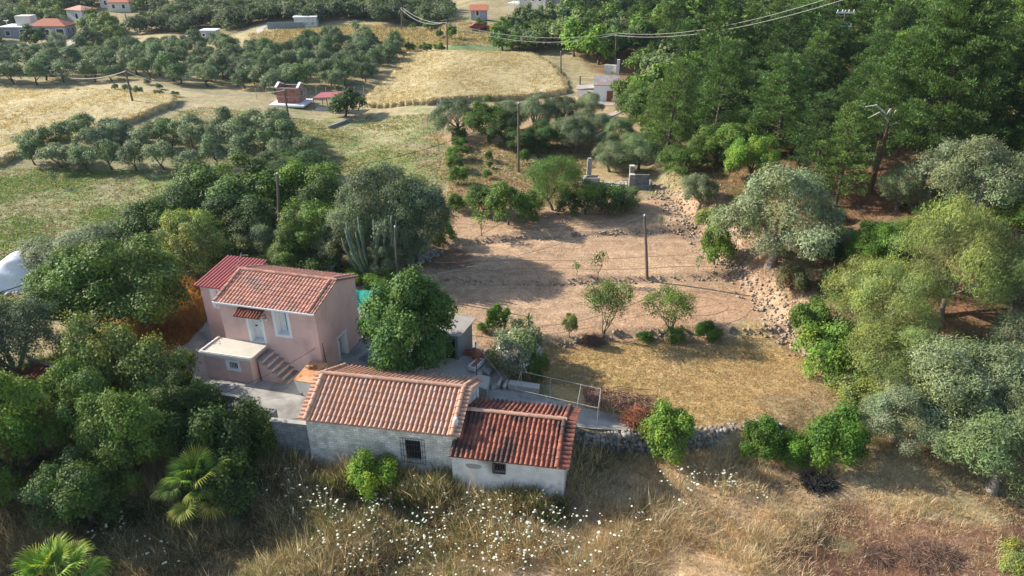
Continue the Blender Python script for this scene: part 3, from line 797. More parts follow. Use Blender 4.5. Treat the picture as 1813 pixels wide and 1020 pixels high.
for q_, (a, b, w, h, c) in enumerate(((1450, 452, 70, 40, C_DK), (1500, 440, 60, 34, C_OLG), (1560, 428, 66, 34, C_DK), (1615, 425, 60, 36, C_BR), (1470, 395, 46, 28, C_OLG), (1650, 395, 60, 36, C_DK), (1480, 520, 60, 40, C_DK))):
    T('bush', a, b, w, h, c, "scrub_bush", ("dark" if c == C_DK else "greenish") + " scrub bush on the red earth between the silver olives", "bush", group=("dark" if c == C_DK else "greenish") + " scrub on the red earth")
# clump left and right of the tall pole
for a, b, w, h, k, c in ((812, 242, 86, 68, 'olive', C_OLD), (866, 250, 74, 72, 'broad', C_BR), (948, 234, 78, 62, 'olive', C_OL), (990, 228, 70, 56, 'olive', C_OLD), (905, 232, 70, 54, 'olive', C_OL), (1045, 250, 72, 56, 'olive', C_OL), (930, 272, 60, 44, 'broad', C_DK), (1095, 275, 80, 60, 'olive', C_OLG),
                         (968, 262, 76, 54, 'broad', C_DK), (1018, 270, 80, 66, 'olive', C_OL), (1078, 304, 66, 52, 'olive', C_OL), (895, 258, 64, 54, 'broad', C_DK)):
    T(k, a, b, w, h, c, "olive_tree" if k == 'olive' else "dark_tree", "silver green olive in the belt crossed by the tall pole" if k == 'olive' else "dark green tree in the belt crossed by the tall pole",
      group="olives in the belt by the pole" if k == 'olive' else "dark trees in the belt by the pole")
# the row of small olives below the golden field
rr = random.Random(3)
for a, b in ((62, 292), (108, 296), (138, 290), (152, 300), (198, 300), (242, 302), (290, 300), (338, 298), (384, 294), (60, 268), (100, 268), (140, 262), (180, 266), (215, 258), (260, 264), (305, 262), (345, 268),
             (392, 262), (430, 285), (425, 262), (465, 275), (470, 255), (505, 290), (510, 262), (150, 246), (205, 246), (285, 246), (350, 244), (400, 240), (450, 240), (495, 245), (540, 275)):
    rw = "row bordering the weedy field" if b >= 284 else "middle olive row below the golden field" if b >= 256 else "row nearest the left golden field"
    sd_ = "left end" if a < 180 else "middle" if a < 360 else "right end"
    lb_ = "small olive at the %s of the %s" % (sd_, rw)
    T('olive_far', a, b, rr.uniform(42, 60), rr.uniform(32, 48), rr.choice((C_OL, C_OLG, C_OLB)), "olive_tree", lb_, group=lb_)

# ---- groves in the valley and the wooded slope
def scatter(poly, spacing, fn, seed, jit=.35, clear=.42):
    r = random.Random(seed)
    xs_ = [p[0] for p in poly]; ys_ = [p[1] for p in poly]
    pts = []
    y = min(ys_)
    row = 0
    while y < max(ys_):
        x = min(xs_) + (row % 2) * spacing * .5
        while x < max(xs_):
            pts.append((x + r.uniform(-jit, jit) * spacing, y + r.uniform(-jit, jit) * spacing)); x += spacing
        y += spacing * .88; row += 1
    P = np.array(pts); ins = poly_sd(P[:, 0], P[:, 1], poly) > 0
    P = P[ins]; Zs = Hm(P[:, 0], P[:, 1])
    n = 0
    for (x, y), z in zip(P, Zs):
        if any(poly_sd(np.array([x]), np.array([y]), q)[0] > -1.0 for q in CLEAR): continue
        if any((x - a) ** 2 + (y - b) ** 2 < (clear * (rd + spacing * .5)) ** 2 for a, b, rd in PLACED): continue
        fn(float(x), float(y), float(z), r); n += 1
    return n
CLEAR = [wp([(0, 55), (140, 55), (156, 78), (150, 98), (0, 98)]), wp([(110, 30), (155, 30), (155, 50), (110, 50)]), wp([(170, 14), (232, 14), (232, 32), (170, 32)]), wp([(1020, 150), (1125, 150), (1125, 215), (1020, 215)]), wp([(340, 55), (400, 55), (400, 80), (340, 80)]),
         wp([(470, 45), (545, 45), (545, 58), (470, 58)]), wp([(112, 22), (150, 22), (150, 42), (112, 42)]), wp([(185, 8), (230, 8), (230, 28), (185, 28)]),
         wp([(820, 15), (870, 15), (870, 60), (780, 60)]), wp([(905, 8), (1000, 5), (1000, 36), (905, 40)]), wp([(180, 38), (270, 22), (270, 45), (190, 52)]),
         wp([(1060, 120), (1110, 115), (1115, 145), (1060, 145)]), wp([(1215, 85), (1262, 85), (1262, 108), (1215, 108)]),
         wp([(1340, 300), (1430, 290), (1520, 420), (1440, 470), (1400, 400)]), wp([(1500, 395), (1640, 395), (1640, 430), (1500, 430)]),
         wp([(1200, 300), (1300, 340), (1480, 560), (1400, 580), (1250, 440)])]
def tone(c): return "silvery" if c in (C_OL, C_OLB) else "dark" if c in (C_OLD, C_DK) else "yellowish" if c == C_YG else "bright green" if c in (C_BR, C_BRT) else "grey green"
def grove(where, noun, cols, rmin, rmax, kind='olive_far', name="olive_tree", hf=.78):
    def f(x, y, z, r):
        R = r.uniform(rmin, rmax); c = r.choice(cols)
        sz = "large" if R > (rmin + rmax) / 2 else "small"
        lab = "%s %s %s %s" % (sz, tone(c), noun, where)
        tree(kind, x, y, z, R, R * 2 * hf * r.uniform(.8, 1.2), c, name, lab, "tree", lab)
    return f
n1 = scatter(wp([(455, 172), (440, 108), (560, 82), (705, 84), (690, 130), (640, 165)]), 3.6, grove("in the dense grove behind the brick hut", "olive tree", (C_OL, C_OL, C_OLD, C_OLG), 1.4, 2.2), 1, clear=.34)
n2 = scatter(wp([(-40, 150), (-40, 107), (140, 96), (300, 88), (460, 97), (450, 165), (330, 150), (150, 148)]), 4.5, grove("in the straggling grove below the grey villa", "olive tree", (C_OLG, C_OLD, C_OLG, C_OL), 1.3, 2.3), 2, clear=.40)
n4 = scatter(wp([(-40, 92), (-40, 40), (0, 34), (120, 40), (200, 46), (235, 66), (165, 92)]), 4.4, grove("beside the grey villa", "broadleaf tree", (C_OLG, C_BR, C_YG, C_OL), 2.0, 3.0, 'broad_far', "broadleaf_tree", .8), 4)
n5 = scatter(wp([(855, 92), (880, 60), (900, 45), (1000, 45), (1040, 62), (985, 92)]), 4.8, grove("between the golden field and the white house", "tree", (C_OLG, C_BR, C_OL), 2.0, 3.0, 'broad_far', "broadleaf_tree", .8), 5)
for a, b, w, h in ((1105 - 375, 50, 14, 9), (763, 52, 24, 14), (778, 69, 14, 17), (800, 70, 20, 26), (700, 92, 20, 18), (727, 92, 18, 16), (755, 93, 24, 18), (778, 93, 22, 16), (611, 74, 18, 10), (533, 75, 20, 12), (630, 52, 14, 12), (850, 50, 24, 16)):
    T('broad_far', a, b, w, h, C_BR, "field_tree", "small dark tree standing on the far tan field", group="small trees on the far field")
for a, b, w, h in ((225, 162, 18, 12), (246, 170, 16, 16), (281, 171, 18, 12), (205, 158, 12, 9), (262, 150, 14, 12), (170, 168, 16, 8), (310, 172, 14, 10), (283, 158, 14, 10)):
    T('bush', a, b, w, h, C_OLG, "field_bush", "small round bush at the edge of the left golden field", "bush", group="small bushes by the left golden field")

def slope_tree(x, y, z, r):
    d = float(seg_dist(np.array([x]), np.array([y]), BANK)[0])
    far = math.hypot(x, y) > 96
    px = PW / 2 + FPX * x / (y * math.cos(PITCH) - (z - CAMH) * math.sin(PITCH))
    if abs(px - PW / 2) > PW * .56: return
    zone = "behind the whitewashed cottage" if px < 1120 else "above the ruined basin" if px < 1350 else "round the great pine" if px < 1650 else "at the slope's right edge"
    hi = "high up" if y > 100 else "low down" if y < 72 else "halfway up"
    lab = lambda noun: "%s %s %s the wooded slope %s" % (tn, noun, hi, zone)
    if 1450 < px < 1545 and y < 84:      # nothing tall right before the crossarm pole
        if CAMH + y * ray(px, 75)[2] / ray(px, 75)[1] < z + 8.5: return
    ppine = .12 + .3 * float(sst(1120, 1260, px)) + .42 * float(sst(1260, 1420, px))
    if r.random() < ppine:
        R = r.uniform(2.9, 4.6)
        c = r.choice((C_PN, C_PN, C_PND, C_PNL)); tn = {C_PN: "mid green", C_PND: "dark", C_PNL: "light green"}[c]
        tree('pine_far' if far else 'pine', x, y, z - .2, R, R * r.uniform(2.0, 2.7), c, "pine_tree", lab("pine"), "tree", lab("pine"))
    else:
        R = r.uniform(2.6, 4.2)
        c = r.choice((C_BR, C_DK, C_OLG, C_BRT, C_BR)); tn = tone(c)
        tree('broad_far' if far else 'broad', x, y, z - .3, R, R * r.uniform(1.4, 1.9), c, "evergreen_oak", lab("rounded evergreen"), "tree", lab("rounded evergreen"))
# great pines one can point to
T('pine_big', 1625, 345, 235, 335, C_PN, "pine_tree", "great pine in the middle of the slope, tallest and widest", var=0)
T('pine', 1478, 366, 125, 170, C_PNL, "pine_tree", "light green pine whose low boughs hang over the red earth", var=1)
T('pine', 1180, 285, 120, 165, C_PNL, "pine_tree", "feathery pine nearest the whitewashed cottage", var=2)
T('pine', 1262, 262, 130, 175, C_PN, "pine_tree", "pine between the cottage pine and the bright fig tree", var=3)
T('pine', 1440, 330, 120, 150, C_PND, "pine_tree", "dark pine behind the grey olive on the slope", var=0)
T('olive', 1405, 262, 90, 80, C_OLB, "olive_tree", "silver grey olive standing among the dark pines")
T('broad', 1310, 245, 120, 110, C_DK, "evergreen_oak", "dark round oak above the bright fig tree")
T('pine', 1545, 300, 130, 210, C_PN, "pine_tree", "pine left of the great pine", var=2)
T('pine_big', 1770, 300, 180, 250, C_PND, "pine_tree", "dark pine right of the great pine", var=1)
T('broad', 1830, 340, 130, 150, C_DK, "evergreen_oak", "shaded oak at the right edge above the great olive")
b_w = [(x + 2.0, y) for x, y in BANK[3:13]]
slope_poly = [(x + 1.5, y) for x, y in [BANK[6], *BANK[7:13]]] + [(14, 232), (60, 232), (110, 200), (120, 120), (86, 60), (50, 62)]
n6 = scatter(slope_poly, 5.7, slope_tree, 8, clear=.40)
print("TREES", n1, n2, n4, n5, n6, len(PLACED))
# far woods nobody could count
def woods(name, poly, n, seed, label, r0=2.6, r1=4.6, nl=520, L=.8, pal=None):
    rs = np.random.RandomState(seed)
    x0, x1 = min(p[0] for p in poly), max(p[0] for p in poly); y0, y1 = min(p[1] for p in poly), max(p[1] for p in poly)
    P = rs.uniform((x0, y0), (x1, y1), (n * 3, 2)); P = P[poly_sd(P[:, 0], P[:, 1], poly) > 0][:n]
    Z = Hm(P[:, 0], P[:, 1])
    Vs, Fs, Cs, o = [], [], [], 0
    pal = np.array(pal or [C_OLG, C_BR, C_DK, C_OL, C_OLG])
    for (x, y), z in zip(P, Z):
        if any(poly_sd(np.array([x]), np.array([y]), q)[0] > -1 for q in CLEAR): continue
        R = rs.uniform(r0, r1)
        lb = env_lobes(rs, R, R * .75, R * .75, 7, .45, -.3)
        V, Fq = lobe_crown(rs, lb, nl, L, L * .6, .25, 4, .35, .7, .16)
        Vs.append(V + np.array([x, y, z])); Fs.append(Fq + o); o += len(V); Cs.append(np.tile(pal[rs.randint(len(pal))] * rs.uniform(.8, 1.15), (len(V), 1)))
    me = mesh_np(name, np.concatenate(Vs), np.concatenate(Fs), M['blade'], colors={'Col': np.concatenate(Cs)})
    return tag(link(name, me), label, kind='stuff')
woods("far_woods", [(-190, 212), (-60, 222), (20, 228), (130, 225), (240, 240), (260, 330), (-260, 330)], 620, 4, "hazy green woods closing the valley")

woods("far_grove", wp([(225, 66), (280, 26), (500, 12), (700, 14), (880, 24), (835, 42), (600, 36), (560, 44), (470, 42), (440, 52), (360, 56)]), 420, 9, "far olive grove in rows beyond the tan field, too small to count", 1.7, 2.8, 420, .6, [C_OLG, C_OL, C_OLD])
woods("far_grove", wp([(-60, 40), (-60, 8), (130, 6), (300, 8), (270, 28), (180, 38), (110, 44)]), 330, 10, "hazy green orchards behind the grey villa", 1.8, 3.0, 420, .6, [C_OLG, C_OL, C_YG, C_BR])
# ------------------------------------------------------------ building helpers
def face_fn(side, w, d):
    return {'front': (w, lambda u, z, i: (u, i, z)), 'right': (d, lambda u, z, i: (w - i, u, z)),
            'back': (w, lambda u, z, i: (w - u, d - i, z)), 'left': (d, lambda u, z, i: (i, d - u, z))}[side]

def walls(mb, w, d, h, op, z0=0.0, rec=.2, off=(0, 0), gable=None, gv=None, sides=('front', 'right', 'back', 'left')):
    """four walls with real openings; op: side -> [(u0, z0, u1, z1)]"""
    ox, oy = off
    for side in sides:
        L, fn = face_fn(side, w, d)
        ops = op.get(side, [])
        us = sorted({0, L, *[o[0] for o in ops], *[o[2] for o in ops]}); zs = sorted({z0, h, *[o[1] for o in ops], *[o[3] for o in ops]})
        def q(*pp): mb.quad(*[(fn(*p)[0] + ox, fn(*p)[1] + oy, fn(*p)[2]) for p in pp])
        for a, b in zip(us[:-1], us[1:]):
            for c, e in zip(zs[:-1], zs[1:]):
                if any(o[0] <= a and b <= o[2] and o[1] <= c and e <= o[3] for o in ops): continue
                q((a, c, 0), (b, c, 0), (b, e, 0), (a, e, 0))
        for (a, c, b, e) in ops:
            q((a, c, 0), (a, c, rec), (a, e, rec), (a, e, 0)); q((b, c, 0), (b, e, 0), (b, e, rec), (b, c, rec))
            q((a, c, 0), (b, c, 0), (b, c, rec), (a, c, rec)); q((a, e, 0), (a, e, rec), (b, e, rec), (b, e, 0))
    if gable:
        for x in (0, w):
            mb.quad((x + ox, oy, h), (x + ox, d + oy, h), (x + ox, (gv or d / 2) + oy, gable))

def plane_box(side, w, d, u0, z0, u1, z1, i0, i1, off=(0, 0)):
    """a slab in a wall's plane between depths i0..i1 (negative = proud of the wall)"""
    L, fn = face_fn(side, w, d)
    P = lambda u, z, i: (fn(u, z, i)[0] + off[0], fn(u, z, i)[1] + off[1], z)
    b = [P(u0, z0, i0), P(u1, z0, i0), P(u1, z0, i1), P(u0, z0, i1)]
    t = [P(u0, z1, i0), P(u1, z1, i0), P(u1, z1, i1), P(u0, z1, i1)]
    return b, t

def surround(side, w, d, o, wd=.12, i0=-.03, i1=.02, off=(0, 0), bottom=True, shear=0):
    mb = MB(shear); a, c, b, e = o
    for r in ([(a - wd, e, b + wd, e + wd), (a - wd, c, a, e), (b, c, b + wd, e)] + ([(a - wd, c - wd, b + wd, c)] if bottom else [])):
        mb.hexa(*plane_box(side, w, d, r[0], r[1], r[2], r[3], i0, i1, off))
    return mb

def slope_frame(A, U, V):
    A, U, V = Vector(A), Vector(U), Vector(V)
    L, S = U.length, V.length
    u, v = U / L, V / S
    return A, u, v, u.cross(v).normalized(), L, S

def barrel_tiles(mb, A, U, V, pitch=.26, course=.36, r0=.088, r1=.066, segs=5, rnd=None, flare=0.0):
    """rows of overlapping half-round cover tiles over concave pans, running up V from the eave"""
    A, u, v, n, L, S = slope_frame(A, U, V)
    nc = max(1, round(L / pitch)); p = L / nc
    nr = max(1, round(S / course)); c = S / nr
    rnd = rnd or random.Random(1)
    for i in range(nc):
        cx = (i + .5) * p
        for j in range(nr):
            s0, s1 = j * c - .02, (j + 1) * c + .05
            jx, jt = rnd.uniform(-.012, .012), rnd.uniform(-.008, .012)
            vs = []
            for s, r, lift in ((s0, r0 * p / .26, .045), (s1, r1 * p / .26, .022)):
                fl = flare * max(0, 1 - s / .8) ** 2
                for k in range(segs + 1):
                    a = math.pi * k / segs
                    vs.append(tuple(A + u * (cx + jx + r * math.cos(a)) + v * s + n * (r * math.sin(a) * 1.05 + lift + jt + fl)))
            k1 = segs + 1
            mb.add(vs, [(k, k + 1, k1 + k + 1, k1 + k) for k in range(segs)])
            if j == 0: mb.add(vs[:k1], [tuple(range(k1 - 1, -1, -1))])
        # pan between this cover and the next
        for s0, s1 in ((0, S),):
            vs = []
            for s in (s0 - .03, s1):
                for k in range(4):
                    t = k / 3
                    vs.append(tuple(A + u * (cx + p * (t - .0)) + v * s + n * (.035 - .045 * math.sin(math.pi * t))))
            if i < nc - 1: mb.add(vs, [(k, k + 1, 5 + k, 4 + k) for k in range(3)])

def flat_tiles(mb, A, U, V, pitch=.23, course=.34, rnd=None):
    """interlocking tiles: a raised roll and a pan, each course stepping over the one below"""
    A, u, v, n, L, S = slope_frame(A, U, V)
    nc = max(1, round(L / pitch)); p = L / nc
    nr = max(1, round(S / course)); c = S / nr
    rnd = rnd or random.Random(1)
    prof = ((0, .012), (.10, .05), (.24, .058), (.38, .048), (.46, .012), (.72, .006), (1.0, .012))
    for i in range(nc):
        for j in range(nr):
            s0, s1 = j * c - .015, (j + 1) * c + .03
            jt = rnd.uniform(-.004, .006)
            vs = [tuple(A + u * (i + q) * p + v * s + n * (hh + lift + jt)) for s, lift in ((s0, .04), (s1, .0)) for q, hh in prof]
            vs += [tuple(A + u * (i + q) * p + v * s0 + n * (hh + jt - .01)) for q, hh in prof]
            m = len(prof)
            mb.add(vs, [(k, k + 1, m + k + 1, m + k) for k in range(m - 1)] + [(2 * m + k, 2 * m + k + 1, k + 1, k) for k in range(m - 1)])

def ridge_caps(mb, P0, P1, up=(0, 0, 1), r=.12, ln=.38, segs=6):
    P0, P1 = Vector(P0), Vector(P1)
    L = (P1 - P0).length; t = (P1 - P0) / L
    side = t.cross(Vector(up)).normalized(); n = side.cross(t).normalized()
    k = max(1, round(L / ln)); c = L / k
    for i in range(k):
        vs = []
        for s, rr, lf in ((i * c - .03, r * 1.1, .03), ((i + 1) * c + .02, r * .88, .0)):
            for q in range(segs + 1):
                a = math.pi * q / segs
                vs.append(tuple(P0 + t * s + side * rr * math.cos(a) + n * (rr * math.sin(a) * .9 + lf - .02)))
        k1 = segs + 1
        mb.add(vs, [(q, q + 1, k1 + q + 1, k1 + q) for q in range(segs)] + [tuple(range(k1))])

def slope_sheet(mb, A, U, V, th=.06):
    A, u, v, n, L, S = slope_frame(A, U, V)
    q = [A, A + u * L, A + u * L + v * S, A + v * S]
    mb.hexa([tuple(p - n * th) for p in q], [tuple(p) for p in q])

# ------------------------------------------------------------ the pink house
PX0, PY0 = -17.95, 36.9
SH = .10
pk = thing("pink_house", "pink rendered two storey house with red tiled roof, white framed openings and outside stairs", "house", (PX0, PY0, 0), R_(-13.3))
w, d, h, hr = 6.45, 4.6, 5.28, 6.12; rv = 2.45; bk_ = d - rv
door_o, win_o = (1.85, 2.5, 2.72, 4.45), (3.72, 3.3, 4.55, 4.95)
side_o = (1.95, .35, 2.75, 2.2)
mb = MB(SH)
walls(mb, w, d, h, {'front': [door_o, win_o], 'right': [side_o]}, z0=-.4, rec=.5, gable=hr - .06, gv=rv)
walls(mb, 2.75, 3.0, 5.0, {'front': [(.75, 3.5, 1.25, 4.75)], 'left': [(1.0, 3.3, 1.9, 4.5)]}, z0=-.4, rec=.25, off=(-2.75, 1.8), sides=('front', 'left', 'back'))
mb.quad((-2.75, 1.8, 5.0), (-2.75, 4.8, 5.0), (-2.75, 4.8, 5.55)); mb.quad((-2.75, 4.8, 5.0), (0, 4.8, 5.0), (0, 4.8, 5.55), (-2.75, 4.8, 5.55))
mb.build("wall", M['pink'], pk)
rf = MB(SH); rnd = random.Random(4)
slope_sheet(rf, (-.12, -.22, h - .06), (w + .24, 0, 0), (0, rv + .22, hr - h + .06))
slope_sheet(rf, (w + .12, d + .22, h - .06), (-w - .24, 0, 0), (0, -bk_ - .22, hr - h + .06))
ro = rf.build("roof", M['tile_pink'], pk)
t1 = MB(SH); flat_tiles(t1, (-.12, -.25, h - .05), (w + .24, 0, 0), (0, rv + .25, hr - h + .07), rnd=rnd)
flat_tiles(t1, (w + .12, d + .25, h - .05), (-w - .24, 0, 0), (0, -bk_ - .25, hr - h + .07), rnd=rnd)
t1.build("roof_tiles", M['tile_pink'], ro)
t2 = MB(SH); ridge_caps(t2, (-.12, rv, hr + .06), (w + .12, rv, hr + .06))
for x in (-.02, w - .28): ridge_caps(t2, (x, -.22, h + .02), (x, rv - .1, hr + .07), r=.11); ridge_caps(t2, (x, d + .22, h + .02), (x, rv + .1, hr + .07), r=.11)
t2.build("ridge_cap", M['tile_pink'], ro)
mb = MB(SH); mb.box(-.14, w + .14, -.34, -.25, h - .13, h - .03); mb.build("gutter", M['white'], pk)
mr = MB(SH)          # ribbed red sheet roof of the wing
n_ = 12
for i in range(n_):
    x0 = -2.95 + 2.9 * i / n_; x1 = -2.95 + 2.9 * (i + 1) / n_; xm = x0 * .65 + x1 * .35
    for a, b, e in ((x0, xm, .05), (xm, x1, 0.0)):
        mr.hexa([(a, 1.55, 5.02), (b, 1.55, 5.02), (b, 5.0, 5.56), (a, 5.0, 5.56)], [(a, 1.55, 5.06 + e), (b, 1.55, 5.06 + e), (b, 5.0, 5.6 + e), (a, 5.0, 5.6 + e)])
mr.build("wing_roof", M['redmetal'], pk)
def window_part(parent, side, w, d, o, rec, off=(0, 0), frame=M['white'], shutter=False, wd=.16, bottom=True, sh=0.0, glassm=None):
    f = surround(side, w, d, o, wd, -.025, .03, off, bottom, sh).build("window_frame", frame, parent)
    a, c, b, e = o
    m2 = MB(sh); m2.hexa(*plane_box(side, w, d, a, c, b, e, rec - .08, rec, off)); m2.build("shutter" if shutter else "pane", frame if shutter else (glassm or M['glass']), f)
    if shutter:
        m3 = MB(sh); m3.hexa(*plane_box(side, w, d, (a + b) / 2 - .02, c + .05, (a + b) / 2 + .02, e - .05, rec - .095, rec - .07, off)); m3.build("shutter_rail", M['greypaint'], f)
    rv = MB(sh)
    for r in ((a, c, a + .012, e), (b - .012, c, b, e), (a, c, b, c + .012), (a, e - .012, b, e)):
        rv.hexa(*plane_box(side, w, d, *r, .0, rec - .08, off))
    rv.build("reveal", frame, f)
    return f
window_part(pk, 'front', w, d, win_o, .5, shutter=True, sh=SH).name = "window"
window_part(pk, 'front', 2.75, 3.0, (.75, 3.5, 1.25, 4.75), .25, off=(-2.75, 1.8), shutter=True, wd=.1, sh=SH).name = "window"
window_part(pk, 'left', 2.75, 3.0, (1.0, 3.3, 1.9, 4.5), .25, off=(-2.75, 1.8), shutter=True, wd=.1, sh=SH).name = "window"
for side, o, rc in (('front', door_o, .5), ('right', side_o, .45)):
    a, c, b, e = o
    dm = MB(SH); dm.hexa(*plane_box(side, w, d, a, c, b, e, rc - .06, rc)); dd = dm.build("door", M['white'], pk)
    fm = surround(side, w, d, o, .15, -.025, .03, (0, 0), False, SH)
    for r in ((a, c, a + .012, e), (b - .012, c, b, e), (a, e - .012, b, e), (a, c, b, c + .02)): fm.hexa(*plane_box(side, w, d, *r, 0, rc - .06))
    fm.build("door_frame", M['white'], dd)
    gm = MB(SH); gm.hexa(*plane_box(side, w, d, (a + b) / 2 + .02, (c + e) / 2 + .25, b - .14, e - .2, rc - .075, rc - .05)); gm.build("door_glass", M['glass'], dd)
    hm = MB(SH); hm.hexa(*plane_box(side, w, d, a + .1, (c + e) / 2 - .06, a + .22, (c + e) / 2, rc - .12, rc - .06)); hm.build("door_handle", M['iron'], dd)
aw = MB(SH); barrel_tiles(aw, (1.45, -.78, 4.72), (1.75, 0, 0), (0, .78, .32), pitch=.2, course=.4, r0=.075, r1=.06, rnd=rnd); slope_sheet(aw, (1.45, -.78, 4.72), (1.75, 0, 0), (0, .78, .32), .04)
ao = aw.build("door_awning", M['tile_red'], pk)
br = MB(SH)
for x in (1.55, 3.1): br.tube([(x, -.7, 4.7), (x, -.02, 4.62), (x, -.02, 4.3)], .02, 5); br.tube([(x, -.6, 4.7), (x, -.02, 4.32)], .015, 5)
br.build("awning_bracket", M['iron'], ao)
for side, u, z in (('front', 3.2, 4.3), ('right', 2.35, 2.45)):
    L_, fn = face_fn(side, w, d); p = fn(u, z, -.12); m_ = MB(SH); m_.lathe([(0, .1), (.05, .08), (.075, 0), (.04, -.08), (0, -.09)], 10, p); q = fn(u, z + .05, 0); m_.tube([q, (p[0], p[1], p[2] + .1)], .012, 5)
    m_.build("wall_lamp", M['white'], pk, True)
m_ = MB(SH); m_.tube([(-.35, 2.3, 6.1), (-.1, 2.9, 7.1)], .02, 5); m_.tube([(-.15, 2.8, 6.95), (.5, 2.75, 7.05)], .012, 4); m_.build("antenna", M['pipe'], pk)
# annex under the landing, and the stairs
ax0, ax1, ay0 = -.42, 2.75, -1.62
an = MB(SH); walls(an, ax1 - ax0, -ay0, 2.34, {'front': [(1.62, 1.45, 2.28, 1.95)]}, z0=-.5, rec=.25, off=(ax0, ay0), sides=('front', 'right', 'left'))
ano = an.build("annex_wall", M['pink'], pk)
sl = MB(SH); sl.box(ax0 - .1, ax1 + .18, ay0 - .13, .0, 2.34, 2.47); slo = sl.build("landing_slab", M['slab'], pk)
tr = MB(SH)
tr.box(ax0 - .13, ax0 - .02, ay0 - .13, .0, 2.475, 2.56); tr.box(ax0 - .02, ax1 + .18, ay0 - .16, ay0 - .06, 2.475, 2.56); tr.box(ax0 - .15, ax1 + .2, ay0 - .19, ay0 - .131, 2.27, 2.50); tr.box(ax0 - .16, ax0 - .131, ay0 - .13, 0, 2.27, 2.50)
tr.build("landing_kerb", M['cream'], slo)
wf = window_part(pk, 'front', ax1 - ax0, -ay0, (1.62, 1.45, 2.28, 1.95), .2, off=(ax0, ay0), wd=.15, sh=SH, glassm=M['dark']); wf.name = "window"
gb = MB(SH)
for k in range(6): gb.tube([(ax0 + 1.68 + k * .11, ay0 + .05, 1.5), (ax0 + 1.68 + k * .11, ay0 + .05, 1.93)], .014, 5)
gb.build("window_bars", M['white'], wf)
st = MB(SH); ns = 7; rise = 2.3 / 8.6; run = .29
stx = ax1 + .02
body = MB(SH)
for i in range(ns):
    x0 = stx + .18 + i * run; zt = 2.34 - (i + 1) * rise
    body.box(x0, x0 + run - .002, -1.18, -.01, -.45, zt - .05)
    st.box(x0 - .02, x0 + run + .03, -1.25, -.005, zt - .048, zt)
sto = body.build("stairs", M['pink'], pk); st.build("stair_tread", M['concrete'], sto)
m_ = MB(SH); m_.box(ax0 + .2, ax1 + .3, ay0 - .75, ay0 - .65, .6, .72); m_.box(ax1 - .5, ax1 - .42, ay0 - 2.0, ay0 - .65, .5, .56)

# ------------------------------------------------------------ the stone cottage with its lower end
cot = thing("stone_cottage", "long limewashed stone cottage with barrel tiled roofs, pale main roof and darker lower end roof", "house", (-11.38, 29.25, 0), R_(-9.2))
CS = .05
w, d, h, hr = 8.75, 5.05, 2.2, 3.45
mb = MB(CS)
wo1 = (5.72, .12, 6.58, 1.45)
walls(mb, w - .45, d - .4, h + .02, {'front': [(wo1[0] - .25, wo1[1], wo1[2] - .25, wo1[3])]}, z0=-1.6, rec=.3, off=(.25, .22), gable=hr - .08)
mb.build("wall", M['limewash'], cot)
rnd = random.Random(8)
Vf = (0, d / 2, hr - h); Vb = (0, -d / 2, hr - h)
sh_ = MB(CS); slope_sheet(sh_, (0, 0, h), (w, 0, 0), Vf, .07); slope_sheet(sh_, (w, d, h), (-w, 0, 0), Vb, .07); ro = sh_.build("roof", M['tile_pale'], cot)
tl = MB(CS); barrel_tiles(tl, (.42, 0, h), (w - .84, 0, 0), Vf, .262, .38, rnd=rnd, flare=.05); barrel_tiles(tl, (w - .42, d, h), (-w + .84, 0, 0), Vb, .262, .38, rnd=rnd, flare=.05)
# side rows laid crosswise over the gables
for x0, sx in ((w - .36, 1), (.36, -1)):
    for A, V2 in (((x0, 0, h), Vf), ((x0, d, h), Vb)):
        Vn = Vector(V2)
        ko = round(Vn.length / .24)
        for k in range(ko):
            b0 = Vector(A) + Vn * ((k + .5) / ko)
            vs = []
            for s, r, lf in ((0, .075, .05), (.42, .09, -.01)):
                for q in range(6):
                    a = math.pi * q / 5
                    vs.append(tuple(b0 + Vector((sx * s, 0, 0)) + Vn.normalized() * r * math.cos(a) + Vector((0, 0, r * math.sin(a) + lf))))
            tl.add(vs, [(q, q + 1, 7 + q, 6 + q) for q in range(5)] + [tuple(range(6, 12))])
tl.build("roof_tiles", M['tile_pale'], ro)
cp = MB(CS); ridge_caps(cp, (.3, d / 2, hr + .1), (w - .3, d / 2, hr + .1), r=.13, ln=.42)
for x in (.38, w - .38):
    ridge_caps(cp, (x, -.03, h + .13), (x, d / 2, hr + .12), r=.125, ln=.42); ridge_caps(cp, (x, d + .03, h + .13), (x, d / 2, hr + .12), r=.125, ln=.42)
cp.build("ridge_cap", M['tile_pale'], ro)
def grille(parent, side, w, d, o, off, n, nz):
    a, c, b, e = o; L_, fn = face_fn(side, w, d); g = MB(CS)
    P = lambda u, z: (fn(u, z, -.06)[0] + off[0], fn(u, z, -.06)[1] + off[1], z)
    for k in range(n + 1): u = a + (b - a) * k / n; g.tube([P(u, c), P(u, e)], .014, 4)
    for k in range(nz + 1): z = c + (e - c) * k / nz; g.tube([P(a, z), P(b, z)], .014, 4)
    return g.build("window_grille", M['iron'], parent)
pn = MB(CS); pn.hexa(*plane_box('front', w - .45, d - .4, wo1[0] - .25, wo1[1], wo1[2] - .25, wo1[3], .1, .3, (.25, .22))); wn = pn.build("window", M['dark'], cot)
surround('front', w - .45, d - .4, (wo1[0] - .25, wo1[1], wo1[2] - .25, wo1[3]), .1, -.02, .02, (.25, .22), True, CS).build("window_frame", M['offwhite'], wn)
grille(wn, 'front', w - .45, d - .4, (wo1[0] - .48, wo1[1] - .2, wo1[2] - .02, wo1[3] + .15), (.25, .22), 9, 4)
